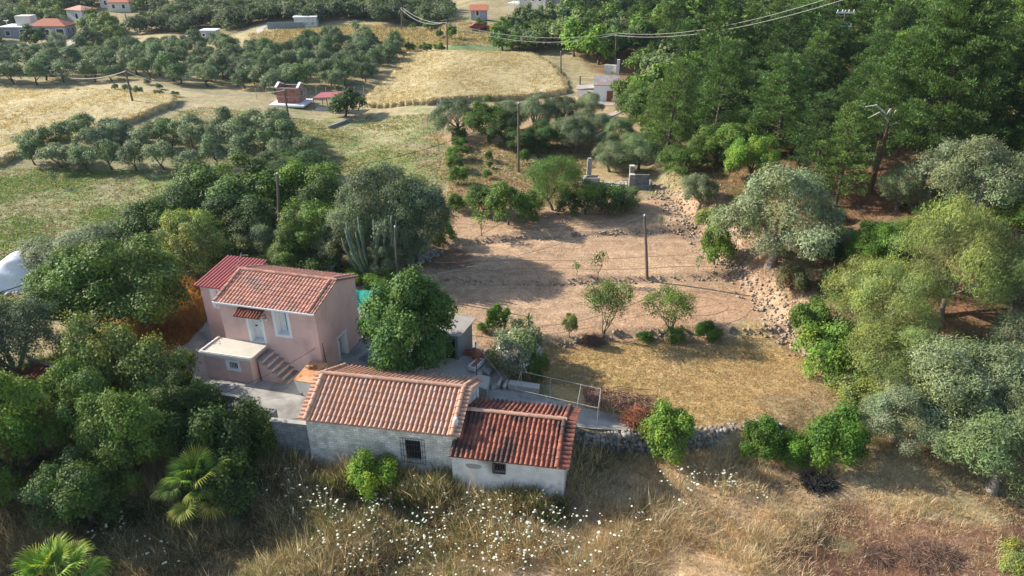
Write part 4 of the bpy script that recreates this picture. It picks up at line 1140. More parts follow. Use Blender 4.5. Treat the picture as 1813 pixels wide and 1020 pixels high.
# lower end
ex, ey = 8.35, -.62
w2, d2, h2, hr2 = 6.2, 4.95, 1.4, 2.5
mb = MB(CS); wo2 = (2.2, .5, 2.78, 1.08)
walls(mb, w2 - .35, d2 - .3, h2 + .02, {'front': [wo2]}, z0=-1.8, rec=.25, off=(ex + .1, ey + .2), gable=hr2 - .07)
mb.build("annex_wall", M['offwhite'], cot)
Vf = (0, d2 / 2, hr2 - h2); Vb = (0, -d2 / 2, hr2 - h2)
sh_ = MB(CS); slope_sheet(sh_, (ex, ey, h2), (w2, 0, 0), Vf, .07); slope_sheet(sh_, (ex + w2, ey + d2, h2), (-w2, 0, 0), Vb, .07); ro = sh_.build("annex_roof", M['tile_red'], cot)
ro['label'] = "dark stained red tile roof of the lower end"
tl = MB(CS); barrel_tiles(tl, (ex, ey, h2), (w2 - .75, 0, 0), Vf, .255, .34, rnd=rnd); barrel_tiles(tl, (ex + w2 - .75, ey + d2, h2), (-w2 + .75, 0, 0), Vb, .255, .34, rnd=rnd)
for A, V2 in (((ex + w2 - .5, ey, h2), Vf), ((ex + w2 - .5, ey + d2, h2), Vb)):
    Vn = Vector(V2); ko = round(Vn.length / .24)
    for k in range(ko):
        b0 = Vector(A) + Vn * ((k + .5) / ko); vs = []
        for s, r, lf in ((0, .075, .05), (.52, .09, -.01)):
            for q in range(6):
                a = math.pi * q / 5
                vs.append(tuple(b0 + Vector((s, 0, 0)) + Vn.normalized() * r * math.cos(a) + Vector((0, 0, r * math.sin(a) + lf))))
        tl.add(vs, [(q, q + 1, 7 + q, 6 + q) for q in range(5)] + [tuple(range(6, 12))])
tl.build("roof_tiles", M['tile_red'], ro)
cp = MB(CS); ridge_caps(cp, (ex + .1, ey + d2 / 2, hr2 + .09), (ex + w2 - .5, ey + d2 / 2, hr2 + .09), r=.13, ln=.5); cp.build("ridge_cap", M['tile_pale'], ro)
cp = MB(CS); ridge_caps(cp, (ex + w2 - .62, ey - .02, h2 + .12), (ex + w2 - .62, ey + d2 / 2, hr2 + .11), r=.12, ln=.42); ridge_caps(cp, (ex + w2 - .62, ey + d2 + .02, h2 + .12), (ex + w2 - .62, ey + d2 / 2, hr2 + .11), r=.12, ln=.42)
cp.build("ridge_cap", M['tile_red'], ro)
o2 = ('front', w2 - .35, d2 - .3)
pn = MB(CS); pn.hexa(*plane_box(*o2, *wo2, .15, .25, (ex + .1, ey + .2))); wn = pn.build("window", M['dark'], cot)
surround(*o2, wo2, .06, -.02, .02, (ex + .1, ey + .2), True, CS).build("window_frame", M['rustpipe'], wn)
grille(wn, *o2, (wo2[0] - .04, wo2[1] - .04, wo2[2] + .04, wo2[3] + .04), (ex + .1, ey + .2), 5, 2)
pm = MB(CS)          # patch of bare cement on the plaster
pts = [(1.15 + .42 * math.cos(a) * (1 + .12 * math.sin(3 * a)), .72 + .2 * math.sin(a) * (1 + .15 * math.cos(2 * a))) for a in np.linspace(0, 6.28, 18)[:-1]]
pm.quad(*[(ex + .1 + u, ey + .2 - .004, z) for u, z in pts]); pm.build("plaster_patch", M['concrete'], cot)
vb = MB(CS); vb.lathe([(0, .35), (.14, .33), (.16, .1), (.12, 0), (.12, -.5)], 10, (w - .3, .55, h + .42)); vb.build("vent_pot", M['offwhite'], cot, True)

# block wall at the cottage's left end
def box_thing(name, label, cat, mat, boxes, loc, rz, part="wall", group=None, bevel=0):
    t = thing(name, label, cat, loc, rz, group)
    for pn_, mt, bx in boxes:
        m_ = MB()
        for b in bx: m_.box(*b)
        o = m_.build(pn_, mt, t)
        if bevel:
            bv = o.modifiers.new("b", 'BEVEL'); bv.width = bevel; bv.segments = 2
    return t
box_thing("block_wall", "grey concrete block wall joining the cottage's left corner", "wall", None, [("wall", M['block'], [(-2.05, -.02, 0, .2, -1.6, 1.62)]), ("coping", M['concrete'], [(-2.12, 0.02, -.05, .26, 1.62, 1.68)])], (-11.1, 29.5, 0), R_(-9.2))
x, y, z = at(497, 722)
hw = thing("hollow_block_wall", "low L shaped wall of hollow blocks at the end of the paved yard", "wall", (-13.55, 31.55, 0), R_(-9))
mb = MB(); mb.box(-3.3, 0, .0, .22, -1.3, .95); mb.box(-.22, 0, -1.3, -.003, -1.3, .95); hwo = mb.build("wall", M['block'], hw)
mb = MB()
for k in range(8): mb.box(-3.2 + k * .4, -3.2 + k * .4 + .13, .05, .17, .952, .96); mb.box(-3.2 + k * .4 + .18, -3.2 + k * .4 + .31, .05, .17, .952, .96)
for k in range(3): mb.box(-.17, -.05, -.4 - k * .4, -.27 - k * .4, .952, .96)
mb.build("hollow_shade", M['dark'], hwo)  # black plates on the wall top, painted shade instead of real holes
box_thing("low_wall", "thin low parapet before the annex with the barred window", "wall", None, [("wall", M['concrete'], [(0, 2.3, 0, .16, -.3, .55)]), ("coping", M['slab'], [(-.03, 2.33, -.03, .19, .55, .6)]), ("return_wall", M['slab'], [(2.14, 2.24, -1.5, -.02, -.3, .35)])], (-18.2, 33.2, .5), R_(-14))

# rusty topped tank beside the stairs
zl = 1.85; q4 = [G(519.7, 673, zl), G(556, 679, zl), G(580, 644, zl), G(549, 640.5, zl)]
tk = thing("water_tank", "white sheet water tank on legs with a rusty orange lid beside the stairs", "water tank", (*q4[0], .3))
r4 = [Vector((p[0] - q4[0][0], p[1] - q4[0][1], 0)) for p in q4]; cc = sum(r4, Vector((0, 0, 0))) / 4
up_ = lambda z, k=1.0: [tuple(cc + (p - cc) * k + Vector((0, 0, z))) for p in r4]
mb = MB(); mb.hexa(up_(.52, .82), up_(zl - .33)); mb.build("tank", M['white'], tk)
mb = MB(); mb.hexa(up_(zl - .328, 1.03), up_(zl - .28, 1.03)); mb.build("lid", M['rust'], tk)
f_ = lambda a, b: tuple(r4[0].lerp(r4[1], a).lerp(r4[3].lerp(r4[2], a), b))
mb = MB()
for a_, b_ in ((0, .49), (.51, 1)):
    pp = [f_(a_, .68), f_(b_, .68), f_(b_, 1), f_(a_, 1)]; mb.hexa([(p[0], p[1], zl - .279) for p in pp], [(p[0], p[1], zl - .25) for p in pp])
mb.build("hatch", M['rust'], tk)
for a_, b_ in ((.15, .15), (.85, .15), (.15, .85), (.85, .85)):
    p = f_(a_, b_); mb = MB(); mb.tube([(p[0], p[1], -.6), (p[0], p[1], .54)], .035, 6); mb.build("leg", M['rustpipe'], tk)

# ------------------------------------------------------------ yard, paths and small things
yard = [G(a, b, .3) for a, b in ((330, 620), (378, 560), (400, 560), (640, 560), (700, 560), (800, 560), (835, 600), (880, 632), (865, 680), (845, 720))] + [(-2.2, 31.6), (-11.3, 31.9), (-13.4, 31.6), (-19, 33.0)]
drape("paved_yard", yard, M['concrete'], .03, label="cement paved yard round the pink house and cottage")
drape("yard_path", [G(a, b, 0) for a, b in ((305, 650), (345, 600), (378, 570), (385, 640), (360, 665))], M['concrete'], .035, label="cement path left of the pink house")
drape("cottage_path", [(-2.4, 31.5), (-1.6, 34.9), (.6, 34.6), (4.3, 32.9), (7.8, 31.9), (10.5, 31.35), (8.6, 30.95), (4.6, 31.0), (3.4, 31.2)], M['concrete'], .035, label="pale cement path running behind the cottage along the lawn")
def slab_thing(name, label, cat, pts, z0, z1, mat, part="slab"):
    cx, cy = sum(p[0] for p in pts) / len(pts), sum(p[1] for p in pts) / len(pts)
    t = thing(name, label, cat, (cx, cy, 0))
    m_ = MB(); n = len(pts)
    m_.add([(p[0] - cx, p[1] - cy, z0) for p in pts] + [(p[0] - cx, p[1] - cy, z1) for p in pts], [tuple(range(n - 1, -1, -1)), tuple(range(n, 2 * n))] + [(i, (i + 1) % n, n + (i + 1) % n, n + i) for i in range(n)])
    m_.build(part, mat, t); return t
zt = .35
slab_thing("terrace_slab", "pale raised cement terrace under the mulberry boughs", "terrace", [G(a, b, zt) for a, b in ((745, 660), (760, 620), (822, 626), (866, 640), (850, 668), (845, 700), (752, 700))], -.3, zt, M['slab'])
slab_thing("step_slab", "grey cement ledge holding the flower box at the terrace edge", "ledge", [G(a, b, .5) for a, b in ((848, 620), (860, 624), (880, 634), (866, 664), (853, 654), (864, 632))], -.3, .5, M['concrete'])
slab_thing("landing_slab", "lower grey cement landing beside the terrace", "landing", [G(a, b, .12) for a, b in ((882, 643), (905, 660), (893, 682), (870, 690), (866, 668))], -.2, .12, M['concrete'])
slab_thing("stair_block", "square cement block between terrace and cottage corner", "block", [G(a, b, .6) for a, b in ((846, 662), (868, 667), (862, 690), (846, 684))], -.2, .6, M['slab'])
slab_thing("garden_bench", "long cement bench slab along the path behind the cottage", "bench", [G(a, b, .4) for a, b in ((903, 672), (956, 680), (954, 689), (899, 680))], -.1, .4, M['slab'])
for q, (a, b) in enumerate(((886, 668), (897, 671))):
    slab_thing("cement_step", "narrow cement step with white end by the bench" if q else "narrow cement step with white end nearer the terrace", "step", [G(a, b, .3), G(a + 4, b + 1, .3), G(a - 2, b + 15, .3), G(a - 7, b + 13, .3)], -.1, .3, M['slab'])
# flower box
x, y = G(852, 641, .5)
fb = thing("flower_box", "long white flower box of dry soil on the terrace edge", "planter", (x, y, .5), R_(58))
mb = MB()
L_, W_ = 2.3, .5
mb.box(-L_ / 2, L_ / 2, -W_ / 2, -W_ / 2 + .06, 0, .3); mb.box(-L_ / 2, L_ / 2, W_ / 2 - .06, W_ / 2, 0, .3); mb.box(-L_ / 2, -L_ / 2 + .06, -W_ / 2 + .06, W_ / 2 - .06, 0, .3); mb.box(L_ / 2 - .06, L_ / 2, -W_ / 2 + .06, W_ / 2 - .06, 0, .3); mb.box(-.03, .03, -W_ / 2 + .06, W_ / 2 - .06, 0, .28)
mb.build("box", M['white'], fb); mb = MB(); mb.box(-L_ / 2 + .06, -.03, -W_ / 2 + .06, W_ / 2 - .06, .02, .2); mb.box(.03, L_ / 2 - .06, -W_ / 2 + .06, W_ / 2 - .06, .02, .2); mb.build("soil", M['clay'], fb)
x, y = G(850, 634, .5)
pt = thing("clay_jar", "round terracotta jar lying open at the terrace corner", "jar", (x, y, .5))
mb = MB(); mb.lathe([(0, 0), (.2, .0), (.36, .2), (.42, .42), (.36, .64), (.22, .78), (.2, .86), (.25, .9), (.18, .88), (.17, .76), (.0, .7)], 20); o = mb.build("jar", M['clay'], pt, True); o.rotation_euler = (R_(12), R_(-30), 0); o.scale = (.95, .95, .95)
x, y = G(832, 626, .4)
box_thing("trough", "pinkish brick trough by the garden shed", "trough", None, [("side", M['clay'], [(-.9, .9, -.22, -.1, 0, .42), (-.9, .9, .1, .22, 0, .42), (-.9, -.78, -.098, .098, 0, .42), (.78, .9, -.098, .098, 0, .42)]), ("soil", M['concrete'], [(-.78, .78, -.098, .098, .0, .25)])], (x, y, .2), R_(-10))
# stone pavers and a grating under the mulberry
for q, (a, b, s_) in enumerate(((655, 650, .7), (668, 632, .55), (640, 660, .5), (690, 640, .6), (700, 660, .8))):
    x, y = G(a, b, .4)
    pts = [(x + s_ * math.cos(t) * (1 + .15 * math.sin(3 * t + q)), y + s_ * .8 * math.sin(t) * (1 + .12 * math.cos(2 * t + q))) for t in np.linspace(0, 6.28, 12)[:-1]]
    slab_thing("paving_stone", "rough grey flagstone in the yard under the mulberry tree", "flagstone", pts, .1, .44 + .01 * q, M['block'])["group"] = "flagstones under the mulberry"
x, y = G(655, 634, .6)
gp = thing("wooden_pallet", "grey slatted pallet lying beside the pink house's side door", "pallet", (x, y, .55), R_(-30)); mb = MB()
for k in range(7): mb.box(-.6 + k * .18, -.6 + k * .18 + .12, -.4, .4, .06, .09)
for yy in (-.38, 0, .34): mb.box(-.6, .6, yy, yy + .05, 0, .06)
mb.build("slats", M['block'], gp)
# garden shed
c4 = [G(789, 556, 2.4), G(843.5, 564, 2.4), G(814.4, 598, 2.2)]; c4.append((c4[0][0] + c4[2][0] - c4[1][0], c4[0][1] + c4[2][1] - c4[1][1]))
sx, sy = c4[3]
ux = Vector((c4[2][0] - c4[3][0], c4[2][1] - c4[3][1])); vx_ = Vector((c4[1][0] - c4[2][0], c4[1][1] - c4[2][1]))
shd = thing("garden_shed", "small grey shed with flat tilted sheet roof behind the mulberry tree", "shed", (sx, sy, 0), math.atan2(ux.y, ux.x))
uw = ux.length; ang = math.atan2(vx_.y, vx_.x) - math.atan2(ux.y, ux.x); vd = vx_.length
skx, sky_ = math.cos(ang) * vd, math.sin(ang) * vd
ss = skx / sky_
mb = MB(ss); walls(mb, uw - .35, sky_ - .3, 2.2, {'front': [(uw - 1.2, 0, uw - .55, 1.9)], 'right': []}, z0=-.2, rec=.1, off=(.1, .15)); mb.build("wall", M['greypaint'], shd)
mb = MB(ss); mb.hexa([(0, 0, 2.2), (uw, 0, 2.2), (uw, sky_, 2.4), (0, sky_, 2.4)], [(0, 0, 2.27), (uw, 0, 2.27), (uw, sky_, 2.47), (0, sky_, 2.47)]); mb.build("roof", M['sheet'], shd)
mb = MB(ss); mb.hexa(*plane_box('front', uw - .35, sky_ - .3, uw - 1.2, 0, uw - .55, 1.9, .05, .1, (.1, .15))); mb.build("door", M['dark'], shd)
# green shade net
p4 = [G(624, 512, 2.6), G(668, 516, 2.5), G(640, 548, 2.3), G(626, 546, 2.4)]
net = thing("shade_net", "green shade net stretched from the pink house's back corner", "shade net", (p4[0][0], p4[0][1], 0))
bmn = MB(); nn = 10
def bil(s_, t_):
    a = [p4[0][k] * (1 - s_) + p4[1][k] * s_ for k in (0, 1)]; b = [p4[3][k] * (1 - s_) + p4[2][k] * s_ for k in (0, 1)]
    return (a[0] * (1 - t_) + b[0] * t_ - p4[0][0], a[1] * (1 - t_) + b[1] * t_ - p4[0][1], 2.55 - .2 * t_ - .35 * math.sin(math.pi * s_) * math.sin(math.pi * t_) + .03 * math.sin(14 * s_ + 5 * t_))
V = [bil(i / nn, j / nn) for i in range(nn + 1) for j in range(nn + 1)]
bmn.add(V, [(i * (nn + 1) + j, (i + 1) * (nn + 1) + j, (i + 1) * (nn + 1) + j + 1, i * (nn + 1) + j + 1) for i in range(nn) for j in range(nn)]); bmn.build("net", M['net'], net)
for s_, t_ in ((1, 0), (1, 1), (0, 0)):
    q = bil(s_, t_); mb = MB(); mb.tube([(q[0], q[1], 0), (q[0], q[1], q[2] + .1)], .03, 6); mb.build("post", M['rustpipe'], net)
x, y = G(637, 570, 1.3)
box_thing("brick_ledge", "raw clay block ledge behind the pink house", "wall", None, [("wall", M['redbrick'], [(-.7, 1.0, -.3, .3, 0, 1.3)]), ("coping", M['clay'], [(-.75, 1.05, -.34, .34, 1.3, 1.36)])], (x, y, 0), R_(-10))
box_thing("garden_hut", "dark flat roofed hut half hidden behind the pink house roof", "hut", None, [("wall", M['block'], [(-1.8, 1.8, -1, 1, 0, 1.5)]), ("roof", M['greypaint'], [(-1.95, 1.95, -1.1, 1.1, 1.5, 1.58)])], at(560, 492), R_(-5))

# posts round the yard, clothes line, trellis frame
def post(px, base, top, name, label, rad=.03, mat='rustpipe', zb=0.0, lean=0.0):
    x, y = G(px[0], base, zb)
    m, dep = mpp(x, y, zb); H = (base - top) * m / math.cos(dep)
    t = thing(name, label, "post", (x, y, zb)); mb = MB(); mb.tube([(0, 0, -.3), (lean, 0, H)], rad, 7); mb.build("shaft", M[mat], t)
    mb = MB(); mb.lathe([(0, .05), (rad * 1.6, .03), (rad * 1.6, -.02), (0, -.02)], 8, (lean, 0, H)); mb.build("cap", M[mat], t)
    return Vector((x + lean, y, zb + H))
p_rust = post((583, 0), 664, 610, "iron_post", "rusty iron post rising beside the tank lid", .035, zb=.5, lean=-.15)
p_yard = post((845, 0), 706, 613, "iron_post", "tall thin dark post at the back corner of the cottage", .035)
p_shed = post((803, 0), 596, 533, "iron_post", "slim grey pole standing up beside the garden shed", .03, 'pipe')
fr = thing("pipe_trellis", "open trellis frame of thin pale pipes behind the cottage's lower roof", "trellis", (0, 0, 0))
def Lp(a, b): m_ = MB(); m_.tube([a, b], .017, 6); return m_
f0 = [G(923, 658, 1.95), G(1029, 680, 1.95), G(1064, 689, 1.95)]; f1 = [(p[0] - .35, p[1] - 1.75) for p in f0]
xp = [f0[0], ((f0[0][0] + f0[1][0]) / 2, (f0[0][1] + f0[1][1]) / 2), f0[1], f0[2]]
xq = [(p[0] - .35, p[1] - 1.75) for p in xp]
for q in xp + xq[1:]: Lp((q[0], q[1], 0), (q[0], q[1], 1.95)).build("upright", M['pipe'], fr)
for a, b in ((xp[0], xp[3]), (xq[0], xq[3]), (xp[0], xq[0]), (xp[2], xq[2]), (xp[3], xq[3])): Lp((*a, 1.96), (*b, 1.96)).build("rail", M['pipe'], fr)
Lp((*xp[0], .02), (*xq[0], 1.94)).build("rail", M['pipe'], fr)
# dead creeper hanging on wires at the trellis end, and a dried brown bush
def twig_heap(name, label, cat, c, rx, ry, hz, n, seed, mat='twig', z0=0.0, thick=.012, arch=.6):
    rs = np.random.RandomState(seed); m_ = MB()
    for i in range(n):
        a = rs.uniform(0, 6.28); r = rs.uniform(0, 1) ** .5
        p = Vector((math.cos(a) * rx * r, math.sin(a) * ry * r, z0 + hz * (1 - r * r) * rs.uniform(.2, 1)))
        d_ = Vector((rs.randn(), rs.randn(), rs.randn() * .35)).normalized() * rs.uniform(.25, .7)
        m_.tube([p - d_, p + Vector((0, 0, arch * .12)), p + d_], [thick, thick * .8, thick * .3], 3, cap=False)
    t = thing(name, label, cat, c); m_.build("twigs", M[mat], t); return t
x, y = G(1105, 712, .6)
dv = thing("dead_creeper", "purplish dead creeper spread over wires above the pale path", "dead creeper", (x, y, 0))
M['purple'] = surf_mat("dead creeper leaves", (.20, .10, .085), (.12, .07, .06), 5, bump=0, island=.4)
rs2 = np.random.RandomState(9); nv = 4200
P = np.stack([rs2.uniform(-2.3, 2.4, nv), np.zeros(nv), np.zeros(nv)], 1); P[:, 1] = rs2.uniform(-.75, .85, nv) - P[:, 0] * .28; P[:, 2] = .62 + rs2.randn(nv) * .12
V, Fq = leaf_quads(rs2, P, unit(rs2.randn(nv, 3) + np.array([0, 0, .6])), .13, .05)
link("dead_leaves", mesh_np("dead_leaves", V, Fq, M['purple']), dv)
mb = MB()
for k in range(120):
    p = P[rs2.randint(nv)]; q = p + rs2.randn(3) * np.array([.7, .4, .08]); q[2] = max(.1, q[2]); mb.tube([tuple(p), tuple((p + q) / 2 + np.array([0, 0, .08])), tuple(q)], .012, 3, cap=False)
mb.build("vine_stems", M['twig'], dv)
for k in range(4):
    mb = MB(); xx = -2.1 + 1.4 * k; mb.tube([(xx, -.9 - xx * .28, 0), (xx, -.9 - xx * .28, .8)], .02, 5); mb.build("stake", M['pipe'], dv)
M['rusttwig'] = surf_mat("rust brown dry foliage", (.30, .115, .05), (.18, .075, .045), 5, bump=0, island=.4)
twig_heap("dried_bush", "rust brown dried bush over the path's end near the round shrub", "dried bush", (*G(1133, 742, .35), 0), .95, .6, .8, 900, 3, 'rusttwig', .25, .014)
twig_heap("prunings_heap", "dark heap of dry prunings on the lawn wall left of the pomegranate", "brush heap", at(1048, 607), .75, .45, .55, 500, 5, 'twig', 0, .016)
twig_heap("brush_pile", "grey pile of dry branches at the lower right of the meadow", "brush pile", at(1655, 990), 1.4, 1.0, .3, 1500, 6, 'twig', 0, .010)
twig_heap("brush_pile", "smaller dry branch pile nearer the middle of the red soil", "brush pile", at(1560, 985), 1.0, .6, .2, 500, 7, 'twig', 0, .008)
twig_heap("burnt_heap", "blackish heap of burnt weeds below the three glossy shrubs", "ash heap", at(1452, 858), .9, .5, .35, 500, 8, 'black', 0, .02)

# ------------------------------------------------------------ stones
_b = bmesh.new(); bmesh.ops.create_icosphere(_b, subdivisions=1, radius=1); _b.verts.ensure_lookup_table()
ICV = np.array([v.co[:] for v in _b.verts]); ICF = np.array([[v.index for v in f.verts] for f in _b.faces]); _b.free()
def rocks(rs, P, S, flat=.75):
    Vs, Fs = [], []
    for i, (p, s) in enumerate(zip(P, S)):
        q = ICV * (1 + rs.uniform(-.28, .28, (len(ICV), 1))) * rs.uniform(.7, 1.3, 3) * np.array([1, 1, flat])
        a = rs.uniform(0, 6.28); c_, s_ = math.cos(a), math.sin(a)
        q = q @ np.array([[c_, s_, 0], [-s_, c_, 0], [0, 0, 1]])
        Vs.append(q * s + p); Fs.append(ICF + i * len(ICV))
    return np.concatenate(Vs), np.concatenate(Fs)
def stone_row(name, label, pts, n, size, hgt, seed, mat='stone', wid=.2, cat="stone wall", dy=0.0, kind=None):
    rs = np.random.RandomState(seed)
    seg = np.array(pts); ln = np.concatenate([[0], np.cumsum(np.hypot(*(seg[1:] - seg[:-1]).T))])
    t = rs.uniform(0, ln[-1], n)
    x = np.interp(t, ln, seg[:, 0]) + rs.randn(n) * wid; y = np.interp(t, ln, seg[:, 1]) + rs.randn(n) * wid + dy
    z = Hm(x, y) + rs.uniform(0, 1, n) * hgt
    V, Fq = rocks(rs, np.stack([x, y, z], 1), size * rs.uniform(.5, 1.5, n))
    o = link(name, mesh_np(name, V, Fq, M[mat])); tag(o, label, cat if not kind else None, kind=kind); return o
stone_row("terrace_wall", "low row of stones between the lawn and the lowest bare terrace", [(p[0], p[1] - .12) for p in W1], 190, .11, .1, 1, 'stone_warm', .15)
stone_row("terrace_wall", "low row of stones crossing the bare ground at the terrace pole's foot", [(p[0], p[1] - .1) for p in W2], 200, .09, .05, 2, 'stone_warm', .12)
stone_row("terrace_wall", "thin row of stones highest across the bare terraces", [(p[0], p[1] - .1) for p in W3], 170, .09, .06, 3, 'stone_warm', .12)
stone_row("terrace_wall", "shaded dry stone bank at the foot of the dark olives", [G(a, b, .5) for a, b in ((700, 500), (735, 475), (768, 455))], 420, .16, .4, 4, 'stone', .35)
rub = [G(a, b, 1.6) for a, b in ((1160, 330), (1195, 368), (1235, 408), (1290, 462), (1335, 492), (1370, 530), (1410, 568), (1460, 600))]
stone_row("rubble_bank", "tumbled pale stone bank climbing along the right side of the terraces", rub, 620, .10, .12, 5, 'stone_warm', .6, kind='stuff')
stone_row("scree", "loose stones strewn over the red earth of the bank", [(x + 1.8, y) for x, y in rub], 700, .10, .05, 6, 'stone_warm', 1.3, kind='stuff')
# retaining wall of field stones, coloured darker for their shadow side, in front of the path and lawn
rs3 = np.random.RandomState(12); Pp, Ss = [], []
for xw in np.arange(3.2, 15.5, .24):
    yw = 30.62 + .1 * math.sin(xw) + .12 * max(0, xw - 8)
    for zz in np.arange(-1.3, .12, .2):
        Pp.append((xw + rs3.uniform(-.08, .08), yw - .12 + rs3.uniform(-.09, .06) - .1 * (0 - zz) , zz + rs3.uniform(-.05, .05))); Ss.append(.15 * rs3.uniform(.75, 1.35))
    for q in range(2): Pp.append((xw + rs3.uniform(-.1, .1), yw + rs3.uniform(.05, .35), .02)); Ss.append(.13 * rs3.uniform(.6, 1.2))
V, Fq = rocks(rs3, np.array(Pp), np.array(Ss), .85)
tag(link("retaining_wall", mesh_np("retaining_wall", V, Fq, M['stone'])), "shade-darkened dry stone retaining wall between cottage and glossy shrubs", "stone wall")

# ruined well and basin at the head of the terraces
x, y, z = at(1117, 334)
wl = thing("ruined_basin", "ruined stone pier with an open plastered basin at its side", "ruin", (x, y, z), R_(-3))
M['rubblewall'] = brick_mat("rubble masonry", (.34, .33, .31), (.24, .23, .22), (.15, .145, .14), .3, .22, bump=1.2)
mb = MB(); mb.box(-.3, .3, -.3, .3, -.2, 1.75); mb.box(-.27, .27, .3, .85, -.2, 2.6); mb.build("pier", M['rubblewall'], wl)
mb = MB(); mb.box(.35, 2.4, 1.5, 1.7, -.2, 1.25); mb.box(.35, 2.4, -.2, .05, -.2, .5); mb.box(2.4, 2.6, -.2, 1.7, -.2, .8); mb.build("basin_wall", M['block'], wl); wl.scale = (.8, .8, .85)
mb = MB(); mb.box(-.34, .34, -.34, .29, 1.75, 1.82); mb.build("pier_cap", M["slab"], wl); mb = MB(); mb.box(-.31, .31, .295, .89, 2.6, 2.68); mb.build("pier_cap", M["slab"], wl)
x, y, z = at(1048, 326)
wl = thing("stone_well", "old cement well trough with a short square chimney", "well", (x, y, z), 0)
mb = MB(); mb.box(-.85, .75, -.35, -.2, 0, .75); mb.box(-.85, .75, .45, .6, 0, .75); mb.box(-.85, -.6, -.2, .45, 0, .8); mb.box(.6, .75, -.2, .45, 0, .75); mb.build("trough", M['concrete'], wl)
mb = MB(); mb.box(-.5, -.05, .6, 1.0, 0, 2.3); mb.box(-.45, -.1, .65, .95, 2.3, 2.5); mb.build("chimney", M['concrete'], wl)
drape("threshing_floor", [at(a, b)[:2] for a, b in ((1020, 322), (1110, 322), (1112, 340), (1085, 348), (1060, 335), (1030, 330))], M['slab'], .06, .6, label="pale cement floor beside the ruined basin")

# leaning scraps on the left
x, y, z = at(85, 905)
box_thing("slab_fence", "dark shaded fence of stacked cement slabs behind the bucket", "fence", None, [("slab", M['block'], [(-1.7, 1.3, 0, .1, 0, .42), (-1.65, 1.35, .01, .11, .43, .85), (-1.72, 1.28, 0, .1, .86, 1.25)])], (x, y, z), R_(-8))
x, y, z = at(78, 945)
bk = thing("metal_bucket", "dented grey metal bucket standing in the dry weeds", "bucket", (x, y, z)); mb = MB(); mb.lathe([(0, .02), (.24, .02), (.32, .72), (.34, .74), (.31, .72), (.23, .06), (0, .06)], 18); mb.build("body", M['greypaint'], bk, True)
mb = MB(); mb.tube([(.32, 0, .7), (.2, 0, .95), (-.1, 0, .98), (-.32, 0, .7)], .012, 5); mb.build("handle", M['iron'], bk)
x, y, z = at(70, 712)
rt = thing("tiled_hut", "corner of a red barrel tiled roof poking out of the shaded thicket", "hut", (x, y, z), R_(-20)); mb = MB(); mb.box(-1.2, 1.0, 0, 2, -1.0, 1.1); mb.build("wall", M['offwhite'], rt)
mb = MB(); barrel_tiles(mb, (-1.5, -.3, 1.15), (2.8, 0, 0), (0, 1.6, .6), .27, .4, rnd=random.Random(2)); slope_sheet(mb, (-1.5, -.3, 1.15), (2.8, 0, 0), (0, 1.6, .6)); mb.build("roof", M['tile_red'], rt)
mb = MB(); ridge_caps(mb, (-1.5, 1.3, 1.85), (1.3, 1.3, 1.85)); mb.build("ridge_cap", M['concrete'], rt)
box_thing("corrugated_fence", "dark ribbed sheets leaning by the walnut trunks", "sheet fence", None, [("sheet", M['iron'], [(-1.2 + k * .3, -1.2 + k * .3 + .16, 0, .05, 0, .8) for k in range(8)]), ("rail", M['iron'], [(-1.2, 1.1, .052, .09, .6, .66)])], at(150, 592), R_(-25))
# white tarpaulin
x, y = G(22, 520, 0)
tp = thing("tarpaulin_tent", "tall white tarpaulin draped over a hidden load at the left edge", "tarpaulin", (x - .3, y + .7, 0), R_(12))
rs4 = np.random.RandomState(2); nu, nvv = 25, 33; V = []
for i in range(nu + 1):
    u_ = i / nu * 2 - 1
    for j in range(nvv + 1):
        v_ = j / nvv * 2 - 1
        hgt_ = 3.1 * (1 - abs(v_) ** 2.1) ** .75 * (1 - .22 * (u_ * .5 + .5) * 0) * (.62 + .38 * math.exp(-((u_ - .42) / .55) ** 2))
        hgt_ *= (1 - max(0, abs(u_) - .72) / .28 * .9) if abs(u_) > .72 else 1
        V.append((u_ * 3.0 + .12 * math.sin(5 * v_), v_ * 1.75 + .1 * math.sin(4 * u_ + 6 * hgt_), max(.02, hgt_ + .05 * math.sin(7 * u_ + 3 * v_) + .04 * math.sin(11 * v_))))
mb = MB(); mb.add(V, [(i * (nvv + 1) + j, (i + 1) * (nvv + 1) + j, (i + 1) * (nvv + 1) + j + 1, i * (nvv + 1) + j + 1) for i in range(nu) for j in range(nvv)]); mb.build("tarpaulin", M['tarp'], tp, True)
mb = MB(); mb.tube([(3.05, -.9, 0), (3.0, -.9, 2.0)], .04, 6); mb.build("prop", M['rustpipe'], tp)
stone_row("rubble_heap", "pale rubble strewn at the foot of the white tarpaulin", [G(38, 528, 0), G(66, 512, 0)], 160, .14, .15, 21, 'slab', .35, "rubble heap")

